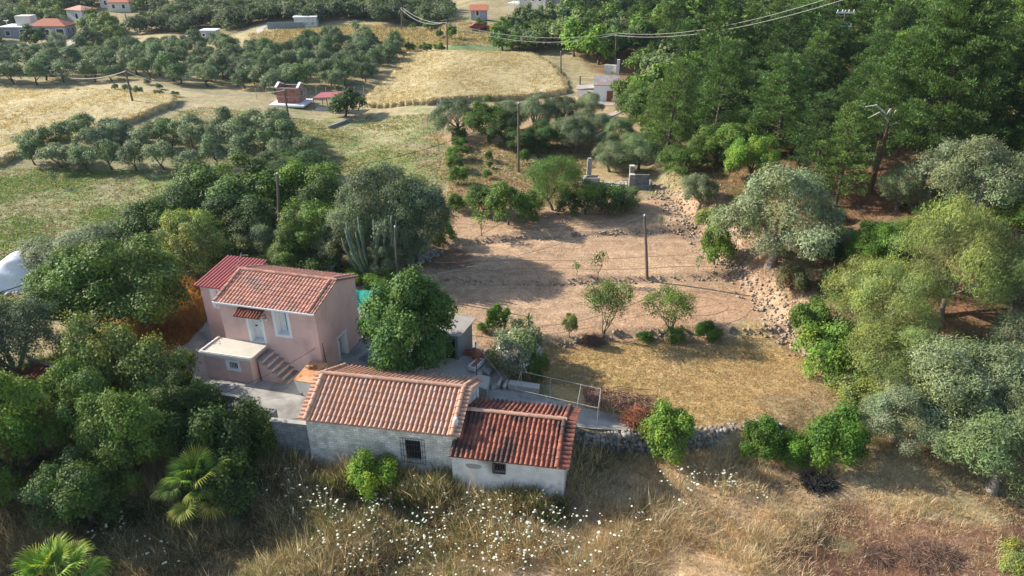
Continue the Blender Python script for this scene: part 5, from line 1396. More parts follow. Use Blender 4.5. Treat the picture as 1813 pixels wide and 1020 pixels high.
# ------------------------------------------------------------ distant houses
def house(name, label, px, py, rz, w, d, h, hr, wallm, roofm, op, kind='gable', loc=None, over=.3, dz=0.0, chim=None):
    x, y, z = at(px, py) if loc is None else loc
    t = thing(name, label, "house", (x, y, z + dz), R_(rz))
    m_ = MB(); walls(m_, w, d, h, op, z0=-1.2, rec=.12, gable=hr if kind == 'gable' else None); m_.build("wall", M[wallm], t)
    r_ = MB(); o = over
    if kind == 'gable':
        s_ = (hr - h) / (d / 2)
        slope_sheet(r_, (-o, -o, h - o * s_ + .1), (w + 2 * o, 0, 0), (0, d / 2 + o, hr - h + o * s_), .12); slope_sheet(r_, (w + o, d + o, h - o * s_ + .1), (-w - 2 * o, 0, 0), (0, -d / 2 - o, hr - h + o * s_), .12)
    elif kind == 'hip':
        i_ = min(w, d) / 2
        a = [(-o, -o, h), (w + o, -o, h), (w + o, d + o, h), (-o, d + o, h)]
        p, q = ((i_, d / 2, hr), (w - i_, d / 2, hr)) if w >= d else ((w / 2, i_, hr), (w / 2, d - i_, hr))
        r_.add(a + [p, q] + [(x_, y_, z_ - .14) for x_, y_, z_ in a], [(0, 1, 5, 4), (2, 3, 4, 5), (1, 2, 5), (3, 0, 4), (6, 9, 8, 7), (0, 6, 7, 1), (1, 7, 8, 2), (2, 8, 9, 3), (3, 9, 6, 0)] if w >= d else
               [(0, 1, 4), (1, 2, 5, 4), (2, 3, 5), (3, 0, 4, 5), (6, 9, 8, 7), (0, 6, 7, 1), (1, 7, 8, 2), (2, 8, 9, 3), (3, 9, 6, 0)])
    else:
        r_.box(-o, w + o, -o, d + o, h, h + .2)
    ro = r_.build("roof", M[roofm], t)
    if chim:
        c_ = MB(); c_.box(*chim); c_.build("chimney", M['white'], ro)
    for side, L in op.items():
        for q in L:
            f = surround(side, w, d, q, .14, -.03, .03).build("window", M['white'], t)
            g_ = MB(); g_.hexa(*plane_box(side, w, d, *q, .05, .12)); g_.build("pane", M['glass'], f)
    return t
# grey villa
vx0, vy0, vz0 = at(58, 70)
v = house("villa", "wide lilac grey villa with orange hipped roof and white window frames", 0, 0, 0, 8.6, 5.0, 3.4, 5.0, 'bluegrey', 'rooftile', {'front': [(3.6, 1.1, 4.6, 2.5), (6.3, 1.2, 8.0, 2.6)], 'right': [(.8, 1.2, 1.6, 2.7), (3.0, 1.2, 3.8, 2.7)]}, 'hip', (vx0, vy0, vz0))
v2 = MB(); walls(v2, 7.6, 6.0, 2.9, {'front': [(1.3, 1.0, 2.3, 2.1), (4.8, 1.0, 6.2, 2.4)]}, z0=-1.2, rec=.12, off=(-7.6, .5)); v2.build("wing_wall", M['bluegrey'], v)
v2 = MB(); v2.box(-7.8, .0, .3, 6.7, 2.9, 3.15); v2.build("wing_roof", M['white'], v)
v2 = MB(); v2.box(-4.2, -.6, 2.5, 5.8, 3.15, 5.6); v2.build("roof_tower", M['cream'], v)
v2 = MB(); v2.box(-11.0, -7.8, .2, 4.8, 2.5, 2.62); v2.build("porch_roof", M['sheet'], v)
for xx in (-10.8, -8.2):
    v2 = MB(); v2.box(xx, xx + .2, .3, .5, -.5, 2.5); v2.build("porch_post", M['white'], v)
for q in ((1.3, 1.0, 2.3, 2.1), (4.8, 1.0, 6.2, 2.4)):
    f = surround('front', 7.6, 6.0, q, .14, -.03, .03, (-7.6, .5)).build("window", M['white'], v); g_ = MB(); g_.hexa(*plane_box('front', 7.6, 6, *q, .05, .12, (-7.6, .5))); g_.build("pane", M['glass'], f)
v2 = MB(); v2.tube([(-6.2, 2, 3.1), (-6.2, 2, 4.3)], .06, 6); v2.lathe([(0, 0), (.45, .12), (.6, .3)], 12, (-6.2, 2, 4.3)); v2.build("satellite_dish", M['white'], v); v.scale = (1.0, .85, .9)
# garden wall, driveway, retaining wall of the villa
def wall_thing(name, label, cat, a, b, hgt, th, mat, coping=None, posts=0, z=None):
    pa, pb = at(*a), at(*b)
    L = math.hypot(pb[0] - pa[0], pb[1] - pa[1]); an_ = math.atan2(pb[1] - pa[1], pb[0] - pa[0])
    zz = min(pa[2], pb[2]) - .3
    t = thing(name, label, cat, (pa[0], pa[1], zz), an_)
    m_ = MB(); m_.box(0, L, 0, th, -.3, hgt + .3); m_.build("panel" if cat == 'fence' else "masonry", M[mat], t)
    if coping: m_ = MB(); m_.box(-.03, L + .03, -.05, th + .05, hgt + .3, hgt + .4); m_.build("coping", M[coping], t)
    for k in range(posts):
        m_ = MB(); x_ = L * k / max(1, posts - 1); m_.box(x_ - .18, x_ + .18, -.1, th + .1, -.3, hgt + .95); m_.build("post", M['white'], t)
    return t
wall_thing("garden_wall", "low grey garden wall with white posts before the villa", "wall", (2, 88), (68, 91), .9, .25, 'block', 'white', 5)
wall_thing("roadside_wall", "long grey cement wall holding the villa's driveway", "wall", (92, 102), (160, 86), 2.0, .3, 'block', 'concrete')
drape("driveway", [at(a, b)[:2] for a, b in ((50, 97), (100, 88), (125, 72), (150, 78), (152, 84), (92, 100), (60, 104))], M['road'], .08, 1.5, label="pale driveway climbing to the villa")
drape("dirt_track", [at(a, b)[:2] for a, b in ((447, 75), (462, 70), (468, 50), (480, 46), (470, 44), (455, 52), (450, 64))], M['road'], .06, 2, label="dusty farm track")
wall_thing("dark_fence", "long dark screen fence along the far grove", "fence", (474, 52), (538, 51), 1.5, .15, 'greypaint')
wall_thing("dark_fence", "short dark fence by the green tarpaulins near the villa", "fence", (178, 73), (222, 70), 1.3, .15, 'iron')
house("white_hut", "small white hut with flat pale roof in the far dry grass", 357, 71, 0, 3.4, 2.6, 1.9, 2.2, 'bluegrey', 'white', {'front': [(.4, .8, 1.0, 1.4)]}, 'flat', over=.15)
house("white_hut", "low hut with shiny white roof behind the dark screen fence", 522, 48, 8, 5.0, 4, 2.0, 2.4, 'offwhite', 'white', {}, 'flat', over=.2)
house("small_house", "small white house with low pinkish hipped roof right of the villa's trees", 122, 38, -22, 5.6, 4.6, 3.0, 3.9, 'white', 'tile_pink', {'front': [(3.0, .9, 3.9, 2.1)]}, 'hip')
house("small_house", "pale house with orange hipped roof near the top left", 193, 22, 3, 6.0, 4.6, 2.6, 3.9, 'cream', 'rooftile', {'front': [(1.2, 1, 2, 2), (3.9, 1, 4.7, 2.0)]}, 'hip')
house("small_house", "narrow white two storey house touching the top edge", 179, 15, 3, 3.0, 3.0, 4.0, 4.5, 'white', 'rooftile', {'front': [(1.2, 1, 2, 2)]}, 'hip')
house("far_house", "far house with wide orange roof at the top edge", 556, 16, 0, 9.5, 6, 2.6, 4.6, 'cream', 'rooftile', {}, 'gable')
house("far_house", "far house with low brownish roof at the top edge right of the orange one", 612, 16, 0, 8, 6, 2.4, 3.8, 'cream', 'clay', {}, 'gable')
house("far_house", "little far house with orange roof among trees left of the white house", 834, 36, 0, 3.6, 3.6, 2.2, 3.1, 'bluegrey', 'rooftile', {'front': [(1.2, 1, 1.8, 2)]}, 'gable')
wh = house("white_house", "two storey white house with orange gable roof and balcony on the far hillside", 920, 30, -22, 6.8, 7.5, 6.4, 8.0, 'cream', 'rooftile', {'front': [(1.2, 3.9, 1.9, 5.6), (3.2, 3.9, 3.9, 5.6), (5.0, 3.9, 5.7, 5.6)], 'right': [(2.6, 4.2, 3.6, 5.4)]}, 'gable')
m_ = MB(); m_.box(-3.2, 0, -.3, 3.5, 2.9, 3.2); m_.box(-1.6, -.02, -.3, 2.5, 6.2, 6.4); m_.build("balcony", M['white'], wh)
for xx in (-3.1, -1.5, -.3):
    m_ = MB(); m_.box(xx, xx + .22, -.25, 0, -1, 6.2 if xx > -2 else 2.9); m_.build("balcony_post", M['white'], wh)
house("grey_house", "pale grey flat house right behind the white house", 955, 18, -22, 6.0, 6, 5.5, 6, 'bluegrey', 'white', {'front': [(1.5, 1, 2.5, 2)]}, 'flat')
# brick hut without a roof
x, y, z = at(492, 184)
bh = thing("brick_hut", "unfinished red block hut with grey gable copings and no roof", "hut", (x, y, z + .15), R_(-5))
w_, d_, h_ = 4.3, 3.3, 2.5
m_ = MB(); dop = (1.45, .1, 2.1, 2.0); walls(m_, w_, d_, h_, {'front': [dop], 'right': [(1.2, .9, 2.0, 1.9)]}, rec=.2); walls(m_, w_ - .4, d_ - .4, h_, {}, off=(.2, .2))
for x0 in (0, w_ - .2): m_.hexa([(x0, 0, h_), (x0 + .2, 0, h_), (x0 + .2, d_, h_), (x0, d_, h_)], [(x0, d_ / 2 - .02, h_ + .7), (x0 + .2, d_ / 2 - .02, h_ + .7), (x0 + .2, d_ / 2 + .02, h_ + .7), (x0, d_ / 2 + .02, h_ + .7)])
m_.build("wall", M['redbrick'], bh)
m_ = MB(); m_.box(-.04, w_ + .04, -.04, 0, 1.0, 1.12); m_.box(w_, w_ + .04, 0, d_, 1.0, 1.12); m_.box(-.06, w_ + .06, -.07, .22, h_ + .002, h_ + .15); m_.box(.25, w_ - .25, d_ - .2, d_ + .05, h_ + .002, h_ + .15); m_.build("tie_beam", M['concrete'], bh)
m_ = MB()
for x0 in (-.12, w_ - .3):
    m_ = MB()
    for a, b in ((-.15, 0), (d_ + .15, 0)):
        m_.hexa([(x0, a, h_ + .12), (x0 + .45, a, h_ + .12), (x0 + .45, d_ / 2, h_ + .74), (x0, d_ / 2, h_ + .74)], [(x0, a, h_ + .3), (x0 + .45, a, h_ + .3), (x0 + .45, d_ / 2, h_ + .9), (x0, d_ / 2, h_ + .9)])
    m_.build("gable_coping", M['white'], bh)
m_ = MB(); m_.hexa(*plane_box('front', w_, d_, *dop, .1, .16)); m_.build("door", M['door'], bh)
m_ = MB(); m_.box(-1.1, w_ + 1.3, -1.6, d_ + .6, -.35, -.02); m_.build("base_slab", M['white'], bh); bh.scale = (.76, .76, .8)
x, y, z = at(556, 196)
cpt = thing("carport", "open carport of thin posts under a flat dark red sheet", "carport", (x, y, z), R_(2)); cpt.scale = (.85, .85, .85); m_ = MB(); m_.hexa([(0, 0, 2.0), (4.2, 0, 2.1), (5.0, 3.2, 2.3), (.8, 3.2, 2.2)], [(0, 0, 2.1), (4.2, 0, 2.2), (5.0, 3.2, 2.4), (.8, 3.2, 2.3)]); m_.build("roof", M['redmetal'], cpt)
for a, b in ((.1, .1), (4.1, .1), (2.3, .1), (.9, 3), (4.7, 3)):
    m_ = MB(); m_.tube([(a, b, -.1), (a, b, 2.05)], .05, 6); m_.build("post", M['iron'], cpt)
m_ = MB(); m_.box(.1, 3.8, .1, 2.2, -.1, .1); m_.build("floor_slab", M['slab'], cpt)
# whitewashed cottage with grey roof
x, y, z = at(1050, 180)
wc = house("white_cottage", "whitewashed cottage with mottled grey roof and brown door below the wooded slope", 0, 0, -6, 4.1, 3.9, 2.5, 3.6, 'white', 'greyroof', {}, 'gable', (x, y, z + .2), .12)
m_ = MB(); m_.box(2.2, 3.2, -.04, 0.02, -.1, 1.6); m_.build("door", M['door'], wc)
m_ = MB(); m_.box(-2.6, -.02, .8, 3.4, -1, 1.5); m_.build("side_wall", M['white'], wc); m_ = MB(); m_.hexa([(-2.9, .6, 1.5), (-.02, .6, 1.8), (-.02, 3.6, 1.9), (-2.9, 3.6, 1.6)], [(-2.9, .6, 1.6), (-.02, .6, 1.9), (-.02, 3.6, 2.0), (-2.9, 3.6, 1.7)]); m_.build("side_roof", M['sheet'], wc)
m_ = MB(); m_.box(-1.0, -.4, .76, .8, .2, 1.2); m_.build("window", M['glass'], wc)
m_ = MB(); m_.box(-.4, 4.6, -2.9, -.02, -1.2, -.1); m_.build("terrace_slab", M['concrete'], wc)
m_ = MB(); m_.box(4.35, 4.6, -2.9, -.02, -.1, .45); m_.build("parapet", M['white'], wc); wc.scale = (.88, .88, .88)
drape("cottage_track", [at(a, b)[:2] for a, b in ((1063, 209), (1085, 200), (1108, 190), (1122, 187), (1122, 192), (1105, 197), (1085, 206), (1066, 214))], M['road'], .08, .6, label="pale ramp to the whitewashed cottage")
x, y, z = at(1096, 132)
box_thing("stone_ruin", "little pale ruin of a hut above the whitewashed cottage", "ruin", None, [("wall", M['offwhite'], [(-.5, 0, 0, .5, 0, 2.4), (-2.6, -.55, .6, 1.0, 0, 1.4)])], (x, y, z), R_(-10))
x, y, z = at(1238, 104)
box_thing("pen_fence", "small fenced clearing of pale railings in the wood", "fence", None, [("rail", M['pipe'], [(-3, 3, 0, .08, 1.0, 1.08), (-3, 3, 0, .08, .5, .58)]), ("post", M['pipe'], [(-3 + k, -2.9 + k, .09, .18, 0, 1.2) for k in range(7)])], (x, y, z), R_(-8))
# red parked car
x, y, z = at(848, 53)
cr = thing("parked_car", "small dark red car parked at the edge of the far field", "car", (x, y, z + .05), R_(4)); m_ = MB()
prof = [(-2.1, .35), (-2.1, .8), (-1.5, .95), (-.9, 1.4), (.7, 1.4), (1.3, .95), (2.05, .82), (2.1, .35)]
m_.add([(a, -.8, b) for a, b in prof] + [(a, .8, b) for a, b in prof], [tuple(range(7, -1, -1)), tuple(range(8, 16))] + [(i, (i + 1) % 8, 8 + (i + 1) % 8, 8 + i) for i in range(8)]); m_.build("body", M['carred'], cr)
m_ = MB(); m_.hexa([(-.95, -.805, 1.0), (1.05, -.805, 1.0), (.65, -.805, 1.34), (-.75, -.805, 1.34)], [(-.95, .805, 1.0), (1.05, .805, 1.0), (.65, .805, 1.34), (-.75, .805, 1.34)]); m_.build("windows", M['glass'], cr)
for a in (-1.3, 1.3):
    for b in (-.82, .62):
        m_ = MB(); m_.tube([(a, b, .32), (a, b + .2, .32)], .32, 12); m_.build("wheel", M['black'], cr)

# wheel tracks pressed into the bare terraces
def track(pts, wd, label, seed):
    rs = np.random.RandomState(seed); P = np.array(pts); ln = np.concatenate([[0], np.cumsum(np.hypot(*(P[1:] - P[:-1]).T))]); t = np.arange(0, ln[-1], .25)
    x, y = np.interp(t, ln, P[:, 0]), np.interp(t, ln, P[:, 1])
    for _ in range(3): x[1:-1] = (x[:-2] + x[1:-1] + x[2:]) / 3; y[1:-1] = (y[:-2] + y[1:-1] + y[2:]) / 3
    dx, dy = np.gradient(x), np.gradient(y); L = np.hypot(dx, dy) + 1e-9; w = wd * rs.uniform(.3, 1.2, len(x))
    ax_, ay_, bx_, by_ = x - dy / L * w, y + dx / L * w, x + dy / L * w, y - dx / L * w
    V = np.concatenate([np.stack([ax_, ay_, Hm(ax_, ay_) + .022], 1), np.stack([bx_, by_, Hm(bx_, by_) + .022], 1)]); n = len(x); i = np.arange(n - 1)
    tag(link("wheel_track", mesh_np("wheel_track", V, np.stack([i, i + n, i + n + 1, i + 1], 1), M['track'])), label, kind='structure')
M['track'] = surf_mat("pressed earth", (.31, .195, .125), (.37, .24, .155), 6, bump=.5)
el = lambda cx, cy, rx, ry, a0, a1: [G(cx + rx * math.cos(a), cy + ry * math.sin(a), .75) for a in np.linspace(R_(a0), R_(a1), 30)]
track(el(1225, 540, 105, 30, -100, 70), .1, "curved track turning at the terrace's right end", 1)
track(el(1230, 536, 62, 16, -150, 110), .08, "inner curved track on the lowest bare terrace", 2)
track([G(a, b, .75) for a, b in ((760, 560), (900, 572), (1000, 566), (1090, 545), (1180, 512), (1225, 508))], .09, "long track sweeping across the lowest bare terrace", 3)
track([G(a, b, 1.1) for a, b in ((770, 462), (880, 455), (1000, 458), (1100, 452), (1220, 446))], .08, "straight track across the middle bare terrace", 4)
track([G(a, b, 1.1) for a, b in ((800, 478), (930, 470), (1060, 474), (1200, 468), (1270, 470))], .07, "second straight track across the middle bare terrace", 5)
track([G(a, b, 1.4) for a, b in ((800, 392), (930, 402), (1010, 396), (1130, 390))], .08, "track on the highest bare terrace", 6)

x, y, z = at(1540, 340)
dt = thing("dead_pine", "dead broken pine with bare orange brown trunk and white curved limbs", "tree", (x, y, z)); m_ = MB()
m_.tube([(0, 0, 0), (.1, 0, 3), (.05, 0, 6.6)], [.26, .2, .1], 7); m_.build("trunk", M['twig'], dt)
m_ = MB()
for a, l, e in ((3.0, 3.2, .5), (2.7, 2.2, -.4), (.2, 2.4, -1.6), (.6, 1.8, -.2), (4.2, 1.6, .2)):
    m_.tube([(.05, 0, 5.6 + e * .3), (math.cos(a) * l * .45, math.sin(a) * l * .3, 6.3 + e * .6), (math.cos(a) * l, math.sin(a) * l * .6, 5.9 + e)], [.09, .06, .02], 5)
m_.build("bare_limbs", M['offwhite'], dt); dt.scale = (.85, .85, 1.15)
# ------------------------------------------------------------ grass, crops and weeds
def tufts(name, label, poly, n, per, hgt, wid, rad, lean, pal, seed, mask=None, hmask=None, kind='stuff', mat='blade', flat=0.0, zoff=0.0):
    """n tufts of `per` tapering blades; pal = list of (weight function or number, colour)"""
    rs = np.random.RandomState(seed)
    xs_ = [p[0] for p in poly]; ys_ = [p[1] for p in poly]
    P = rs.uniform((min(xs_), min(ys_)), (max(xs_), max(ys_)), (int(n * 2.6), 2))
    P = P[poly_sd(P[:, 0], P[:, 1], poly) > 0]
    if mask is not None: P = P[rs.rand(len(P)) < mask(P[:, 0], P[:, 1])]
    P = P[:n]; m = len(P)
    sc = np.ones(m) if hmask is None else hmask(P[:, 0], P[:, 1])
    sc = sc * rs.uniform(.65, 1.3, m)
    W = np.stack([np.full(m, w) if not callable(w) else w(P[:, 0], P[:, 1]) for w, c in pal], 1) + 1e-6
    W = np.cumsum(W / W.sum(1, keepdims=True), 1)
    ci = (rs.rand(m, 1) > W).sum(1).clip(0, len(pal) - 1)
    col_ = np.array([c for w, c in pal])[ci] * rs.uniform(.8, 1.2, (m, 1))
    N_ = m * per
    r = rs.rand(N_) ** .6 * rad; a = rs.uniform(0, 6.283, N_)
    bx, by = np.repeat(P[:, 0], per) + r * np.cos(a), np.repeat(P[:, 1], per) + r * np.sin(a)
    bz = np.repeat(Hm(P[:, 0], P[:, 1]), per) - .02 + zoff
    h = hgt * np.repeat(sc, per) * rs.uniform(.45, 1.15, N_)
    ln = lean * rs.uniform(.2, 1.3, N_) * h
    la = a + rs.randn(N_) * .8
    tx, ty = bx + ln * np.cos(la), by + ln * np.sin(la)
    tz = bz + h * (1 - flat * rs.rand(N_))
    pa = rs.uniform(0, 6.283, N_); w = wid * rs.uniform(.6, 1.5, N_)
    wx_, wy_ = w * np.cos(pa) * .5, w * np.sin(pa) * .5
    mx, my, mz = (bx * .6 + tx * .4), (by * .6 + ty * .4), bz + (tz - bz) * .6
    V = np.stack([np.stack([bx, by, bz], 1), np.stack([mx + wx_, my + wy_, mz], 1), np.stack([tx, ty, tz], 1), np.stack([mx - wx_, my - wy_, mz], 1)], 1).reshape(-1, 3)
    C = np.repeat(np.repeat(col_, per, 0), 4, 0)
    o = link(name, mesh_np(name, V, np.arange(4 * N_).reshape(N_, 4), M[mat], colors={'Col': C}))
    return tag(o, label, kind=kind)
def nz(kx, seedx=0.0, lo=-1, hi=1):
    return lambda x, y: sst(lo, hi, np.sin(x * kx + seedx + 1.7 * np.sin(y * kx * .8 + seedx * 2)) + np.sin(y * kx * 1.3 + 2 * seedx + 1.3 * np.sin(x * kx * .7)) + .6 * np.sin((x + y) * kx * 2.7 + seedx))
STRAW, GOLD, BROWN, GREEN, OLV, PALE, DKG = (.66, .54, .35), (.58, .44, .26), (.33, .23, .14), (.15, .20, .065), (.28, .26, .13), (.70, .61, .43), (.07, .10, .035)
right = lambda x, y: sst(-4, 4, x - .25 * (24 - y))
mead = [(-34, 14), (34, 14), (34, 31), (22, 33.5), (14, 30.2), (3.0, 30.1), (2.9, 26.3), (-3, 27.3), (-3.05, 27.9), (-11.6, 29.0), (-14.5, 30.0), (-34, 31)]
redsoil = [G(a, b, -1.2) for a, b in ((1400, 965), (1470, 925), (1620, 915), (1813, 930), (2000, 960), (2000, 1150), (1400, 1150), (1330, 1010))]
def m1(x, y):
    return (1 - .82 * sst(-.6, .6, poly_sd(x, y, redsoil))) * (.35 + .65 * nz(.9, 2, -1.4, .4)(x, y))
def h1(x, y):
    return (.45 + .95 * nz(.8, 4)(x, y)) * (1 - .55 * sst(10, 18, x)) * (1 + .45 * sst(25.5, 27.5, y) * (1 - sst(3, 5, x)))
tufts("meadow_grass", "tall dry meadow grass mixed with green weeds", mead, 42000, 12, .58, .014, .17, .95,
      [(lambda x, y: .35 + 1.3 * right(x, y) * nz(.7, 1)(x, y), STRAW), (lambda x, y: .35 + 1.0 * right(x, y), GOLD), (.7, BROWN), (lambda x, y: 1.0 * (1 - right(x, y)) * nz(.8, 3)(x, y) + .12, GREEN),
       (lambda x, y: .9 * (1 - .6 * right(x, y)), OLV), (lambda x, y: .1 + .4 * right(x, y), PALE), (lambda x, y: .5 * (1 - right(x, y)) * nz(.5, 8)(x, y) + 2.2 * sst(2, 3, x) * sst(7, 5, x) * sst(26, 27.5, y), DKG)], 41, m1, h1)  # extra dark green weeds beside the annex also colour in the house's shadow
tufts("meadow_stalks", "thin pale flowering grass stalks standing over the meadow", mead, 5200, 7, .95, .013, .25, .35, [(1, STRAW), (1, PALE), (.6, OLV)], 42, m1, h1)
tufts("straw_litter", "flattened straw and husks on the bare red soil", [(5, 15), (32, 15), (32, 30), (5, 29)], 6000, 4, .06, .02, .25, 3.0, [(.6, STRAW), (1, BROWN), (.3, PALE), (.5, GOLD)], 43)
lawn = [G(a, b, 0) for a, b in ((900, 625), (985, 612), (1100, 600), (1400, 594), (1450, 640), (1510, 720), (1510, 770), (1300, 768), (1200, 765), (1060, 705), (960, 672))]
tufts("lawn_grass", "mown dry grass of the lawn plot", lawn, 16000, 6, .07, .028, .14, 1.2, [(lambda x, y: .5 + nz(.6, 1)(x, y), (.46, .32, .14)), (lambda x, y: .15 + .7 * nz(.45, 5)(x, y), (.27, .25, .08)), (.6, (.48, .36, .19)), (.3, (.35, .19, .085))], 44)
terr = [G(a, b, .7) for a, b in ((850, 600), (780, 520), (760, 430), (790, 385), (1160, 350), (1230, 410), (1330, 500), (1390, 580), (1270, 582), (1100, 592), (985, 608))]
tufts("straw_litter", "strewn straw on the bare terraces", terr, 12000, 4, .05, .035, .22, 2.6, [(1, (.50, .35, .23)), (.7, (.30, .18, .11)), (.6, (.55, .43, .29))], 45)
fieldL = [at(a, b)[:2] for a, b in ((-120, 560), (-120, 300), (60, 297), (300, 302), (430, 290), (400, 300), (290, 360), (230, 410), (110, 460), (60, 560))]
gm = nz(.28, 3, -1.0, .9)
tufts("field_weeds", "low green weeds covering the left field", fieldL, 12000, 6, .13, .10, .30, 1.2, [(lambda x, y: gm(x, y), (.17, .27, .075)), (lambda x, y: .8 * (1 - gm(x, y)), (.28, .26, .14)), (.35, (.15, .20, .08)), (.2, (.36, .28, .17))], 46, lambda x, y: .35 + .65 * gm(x, y))
midf = [at(a, b)[:2] for a, b in ((400, 300), (270, 232), (340, 190), (600, 215), (640, 205), (770, 205), (790, 250), (800, 370), (740, 372), (600, 300))]
tufts("field_weeds", "patchy green weeds on the tan fields behind the clump", midf, 9000, 5, .13, .13, .35, 1.2, [(lambda x, y: gm(x, y), (.20, .25, .08)), (.8, (.38, .31, .17)), (.2, (.15, .2, .08))], 47, lambda x, y: .25 + .6 * gm(x, y))
orch = [at(a, b)[:2] for a, b in ((800, 370), (790, 270), (830, 255), (1090, 250), (1020, 330), (1000, 362))]
tufts("orchard_grass", "short green and dry grass in the orchard round the tall pole", orch, 6000, 5, .16, .08, .3, 1.0, [(gm, (.16, .20, .06)), (.7, (.33, .25, .14))], 48)
ow = [at(a, b)[:2] for a, b in ((205, 590), (250, 545), (330, 505), (360, 520), (364, 570), (330, 610), (250, 620))]
tufts("orange_weeds", "dense orange brown dry weeds under the walnut trees", ow, 2600, 12, .75, .03, .2, .6, [(1, (.48, .26, .09)), (.7, (.36, .17, .06)), (.3, (.5, .34, .16))], 49, None, lambda x, y: .5 + .8 * nz(1.1, 2)(x, y))
foot = [at(a, b)[:2] for a, b in ((60, 640), (200, 620), (320, 640), (350, 690), (480, 760), (490, 900), (0, 960), (-100, 800))]
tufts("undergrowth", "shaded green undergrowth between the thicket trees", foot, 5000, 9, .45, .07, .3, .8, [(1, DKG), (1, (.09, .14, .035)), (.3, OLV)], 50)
brb = [(x + 1.0, y) for x, y in BANK[2:8]]; brb = brb + [(x + 9, y) for x, y in brb[::-1]]
tufts("bank_scrub", "dry scrub on the stony bank", brb, 2600, 9, .35, .03, .25, .8, [(1, (.40, .29, .16)), (.8, (.22, .18, .08)), (.5, GREEN)], 51)
slp = [BANK[5], BANK[7], (40, 95), (62, 60), (50, 40), (30, 40)]
tufts("forest_litter", "dry grass and litter on the red forest floor", slp, 7000, 6, .22, .05, .4, .9, [(1, (.30, .17, .09)), (.6, (.15, .16, .06)), (.5, (.36, .26, .14))], 52)

wallw = [(-14.5, 30.0), (-11.5, 29.2), (-3.1, 27.95), (-3.0, 27.35), (3.0, 26.4), (3.0, 25.1), (-3, 25.9), (-11.5, 27.3), (-15, 28)]
tufts("wall_weeds", "tall green and brown weeds growing against the cottage wall", wallw, 2600, 11, 1.05, .022, .2, .45, [(1, DKG), (1, OLV), (.9, GREEN), (.8, BROWN), (.4, STRAW)], 53, None, lambda x, y: .35 + .85 * nz(1.3, 6)(x, y))
def wheat(name, label, poly, seed, hgt=.75, st=.55, nbl=26000):
    rs = np.random.RandomState(seed)
    x0, x1 = min(p[0] for p in poly), max(p[0] for p in poly); y0, y1 = min(p[1] for p in poly), max(p[1] for p in poly)
    ax_, ay_ = np.arange(x0, x1 + st, st), np.arange(y0, y1 + st, st)
    Xw, Yw = np.meshgrid(ax_, ay_); Xw = Xw + rs.uniform(-.2, .2, Xw.shape) * st; Yw = Yw + rs.uniform(-.2, .2, Yw.shape) * st
    ins = poly_sd(Xw, Yw, poly) > 0
    Zw = Hm(Xw, Yw) + hgt * (1 + .05 * np.sin(Xw * .35 + np.sin(Yw * .23) * 2)) + rs.randn(*Xw.shape) * .05
    ny_, nx_ = Xw.shape; idx = np.arange(nx_ * ny_).reshape(ny_, nx_)
    cell = ins[:-1, :-1] & ins[:-1, 1:] & ins[1:, 1:] & ins[1:, :-1]
    F1 = np.stack([idx[:-1, :-1], idx[:-1, 1:], idx[1:, 1:], idx[1:, :-1]], -1)[cell]
    V = np.stack([Xw.ravel(), Yw.ravel(), Zw.ravel()], 1); n0 = len(V)
    Vb = V.copy(); Vb[:, 2] = Hm(V[:, 0], V[:, 1]) - .1
    cp = np.zeros((ny_ + 1, nx_ + 1), bool); cp[1:-1, 1:-1] = cell
    sk = []
    for dy, dx, a, b in ((-1, 0, (0, 0), (0, 1)), (1, 0, (1, 1), (1, 0)), (0, -1, (1, 0), (0, 0)), (0, 1, (0, 1), (1, 1))):
        edge = cell & ~cp[1 + dy:ny_ + dy, 1 + dx:nx_ + dx]
        jj, ii = np.nonzero(edge)
        va, vb = idx[jj + a[0], ii + a[1]], idx[jj + b[0], ii + b[1]]
        sk.append(np.stack([va + n0, vb + n0, vb, va], 1))
    me = mesh_np(name, np.concatenate([V, Vb]), np.concatenate([F1] + sk), M['wheat'])
    tag(link(name, me), label, kind='stuff')
    big = lambda x, y: .25 + .75 * nz(.5, seed)(x, y)
    tufts("wheat_ears", "ears standing over the " + label, poly, nbl, 5, .42, .05, .25, .5, [(1, (.45, .375, .205)), (1, (.40, .33, .17)), (.4, (.5, .43, .26))], seed + 5, zoff=hgt - .25)
M['wheat'] = surf_mat("ripe wheat", (.42, .35, .19), (.36, .295, .155), .9, bump=.9, bscale=5, stretch=(1, 2.2, 1), c3=(.42, .355, .2), s3=.12, t3=(.45, .62))
wheat("wheat_field", "ripe golden crop field behind the brick hut", [at(a, b)[:2] for a, b in ((636, 189), (668, 160), (700, 128), (716, 104), (722, 98), (800, 96), (880, 97), (935, 99), (958, 106), (985, 125), (1002, 148), (1004, 166), (880, 178), (760, 188))], 61)
wheat("wheat_field", "ripe golden crop field at the left", [at(a, b)[:2] for a, b in ((-260, 165), (0, 163), (150, 166), (250, 172), (318, 178), (312, 190), (240, 218), (180, 235), (60, 268), (0, 296), (-260, 340))], 62)
far_tan = [at(a, b)[:2] for a, b in ((440, 62), (640, 44), (900, 52), (895, 80), (700, 92), (450, 84))]
tufts("field_grass", "short dry grass of the far tan fields", far_tan, 7000, 5, .4, .12, .6, .8, [(1, (.42, .33, .18)), (.6, (.32, .27, .12)), (.3, (.18, .2, .08))], 63)

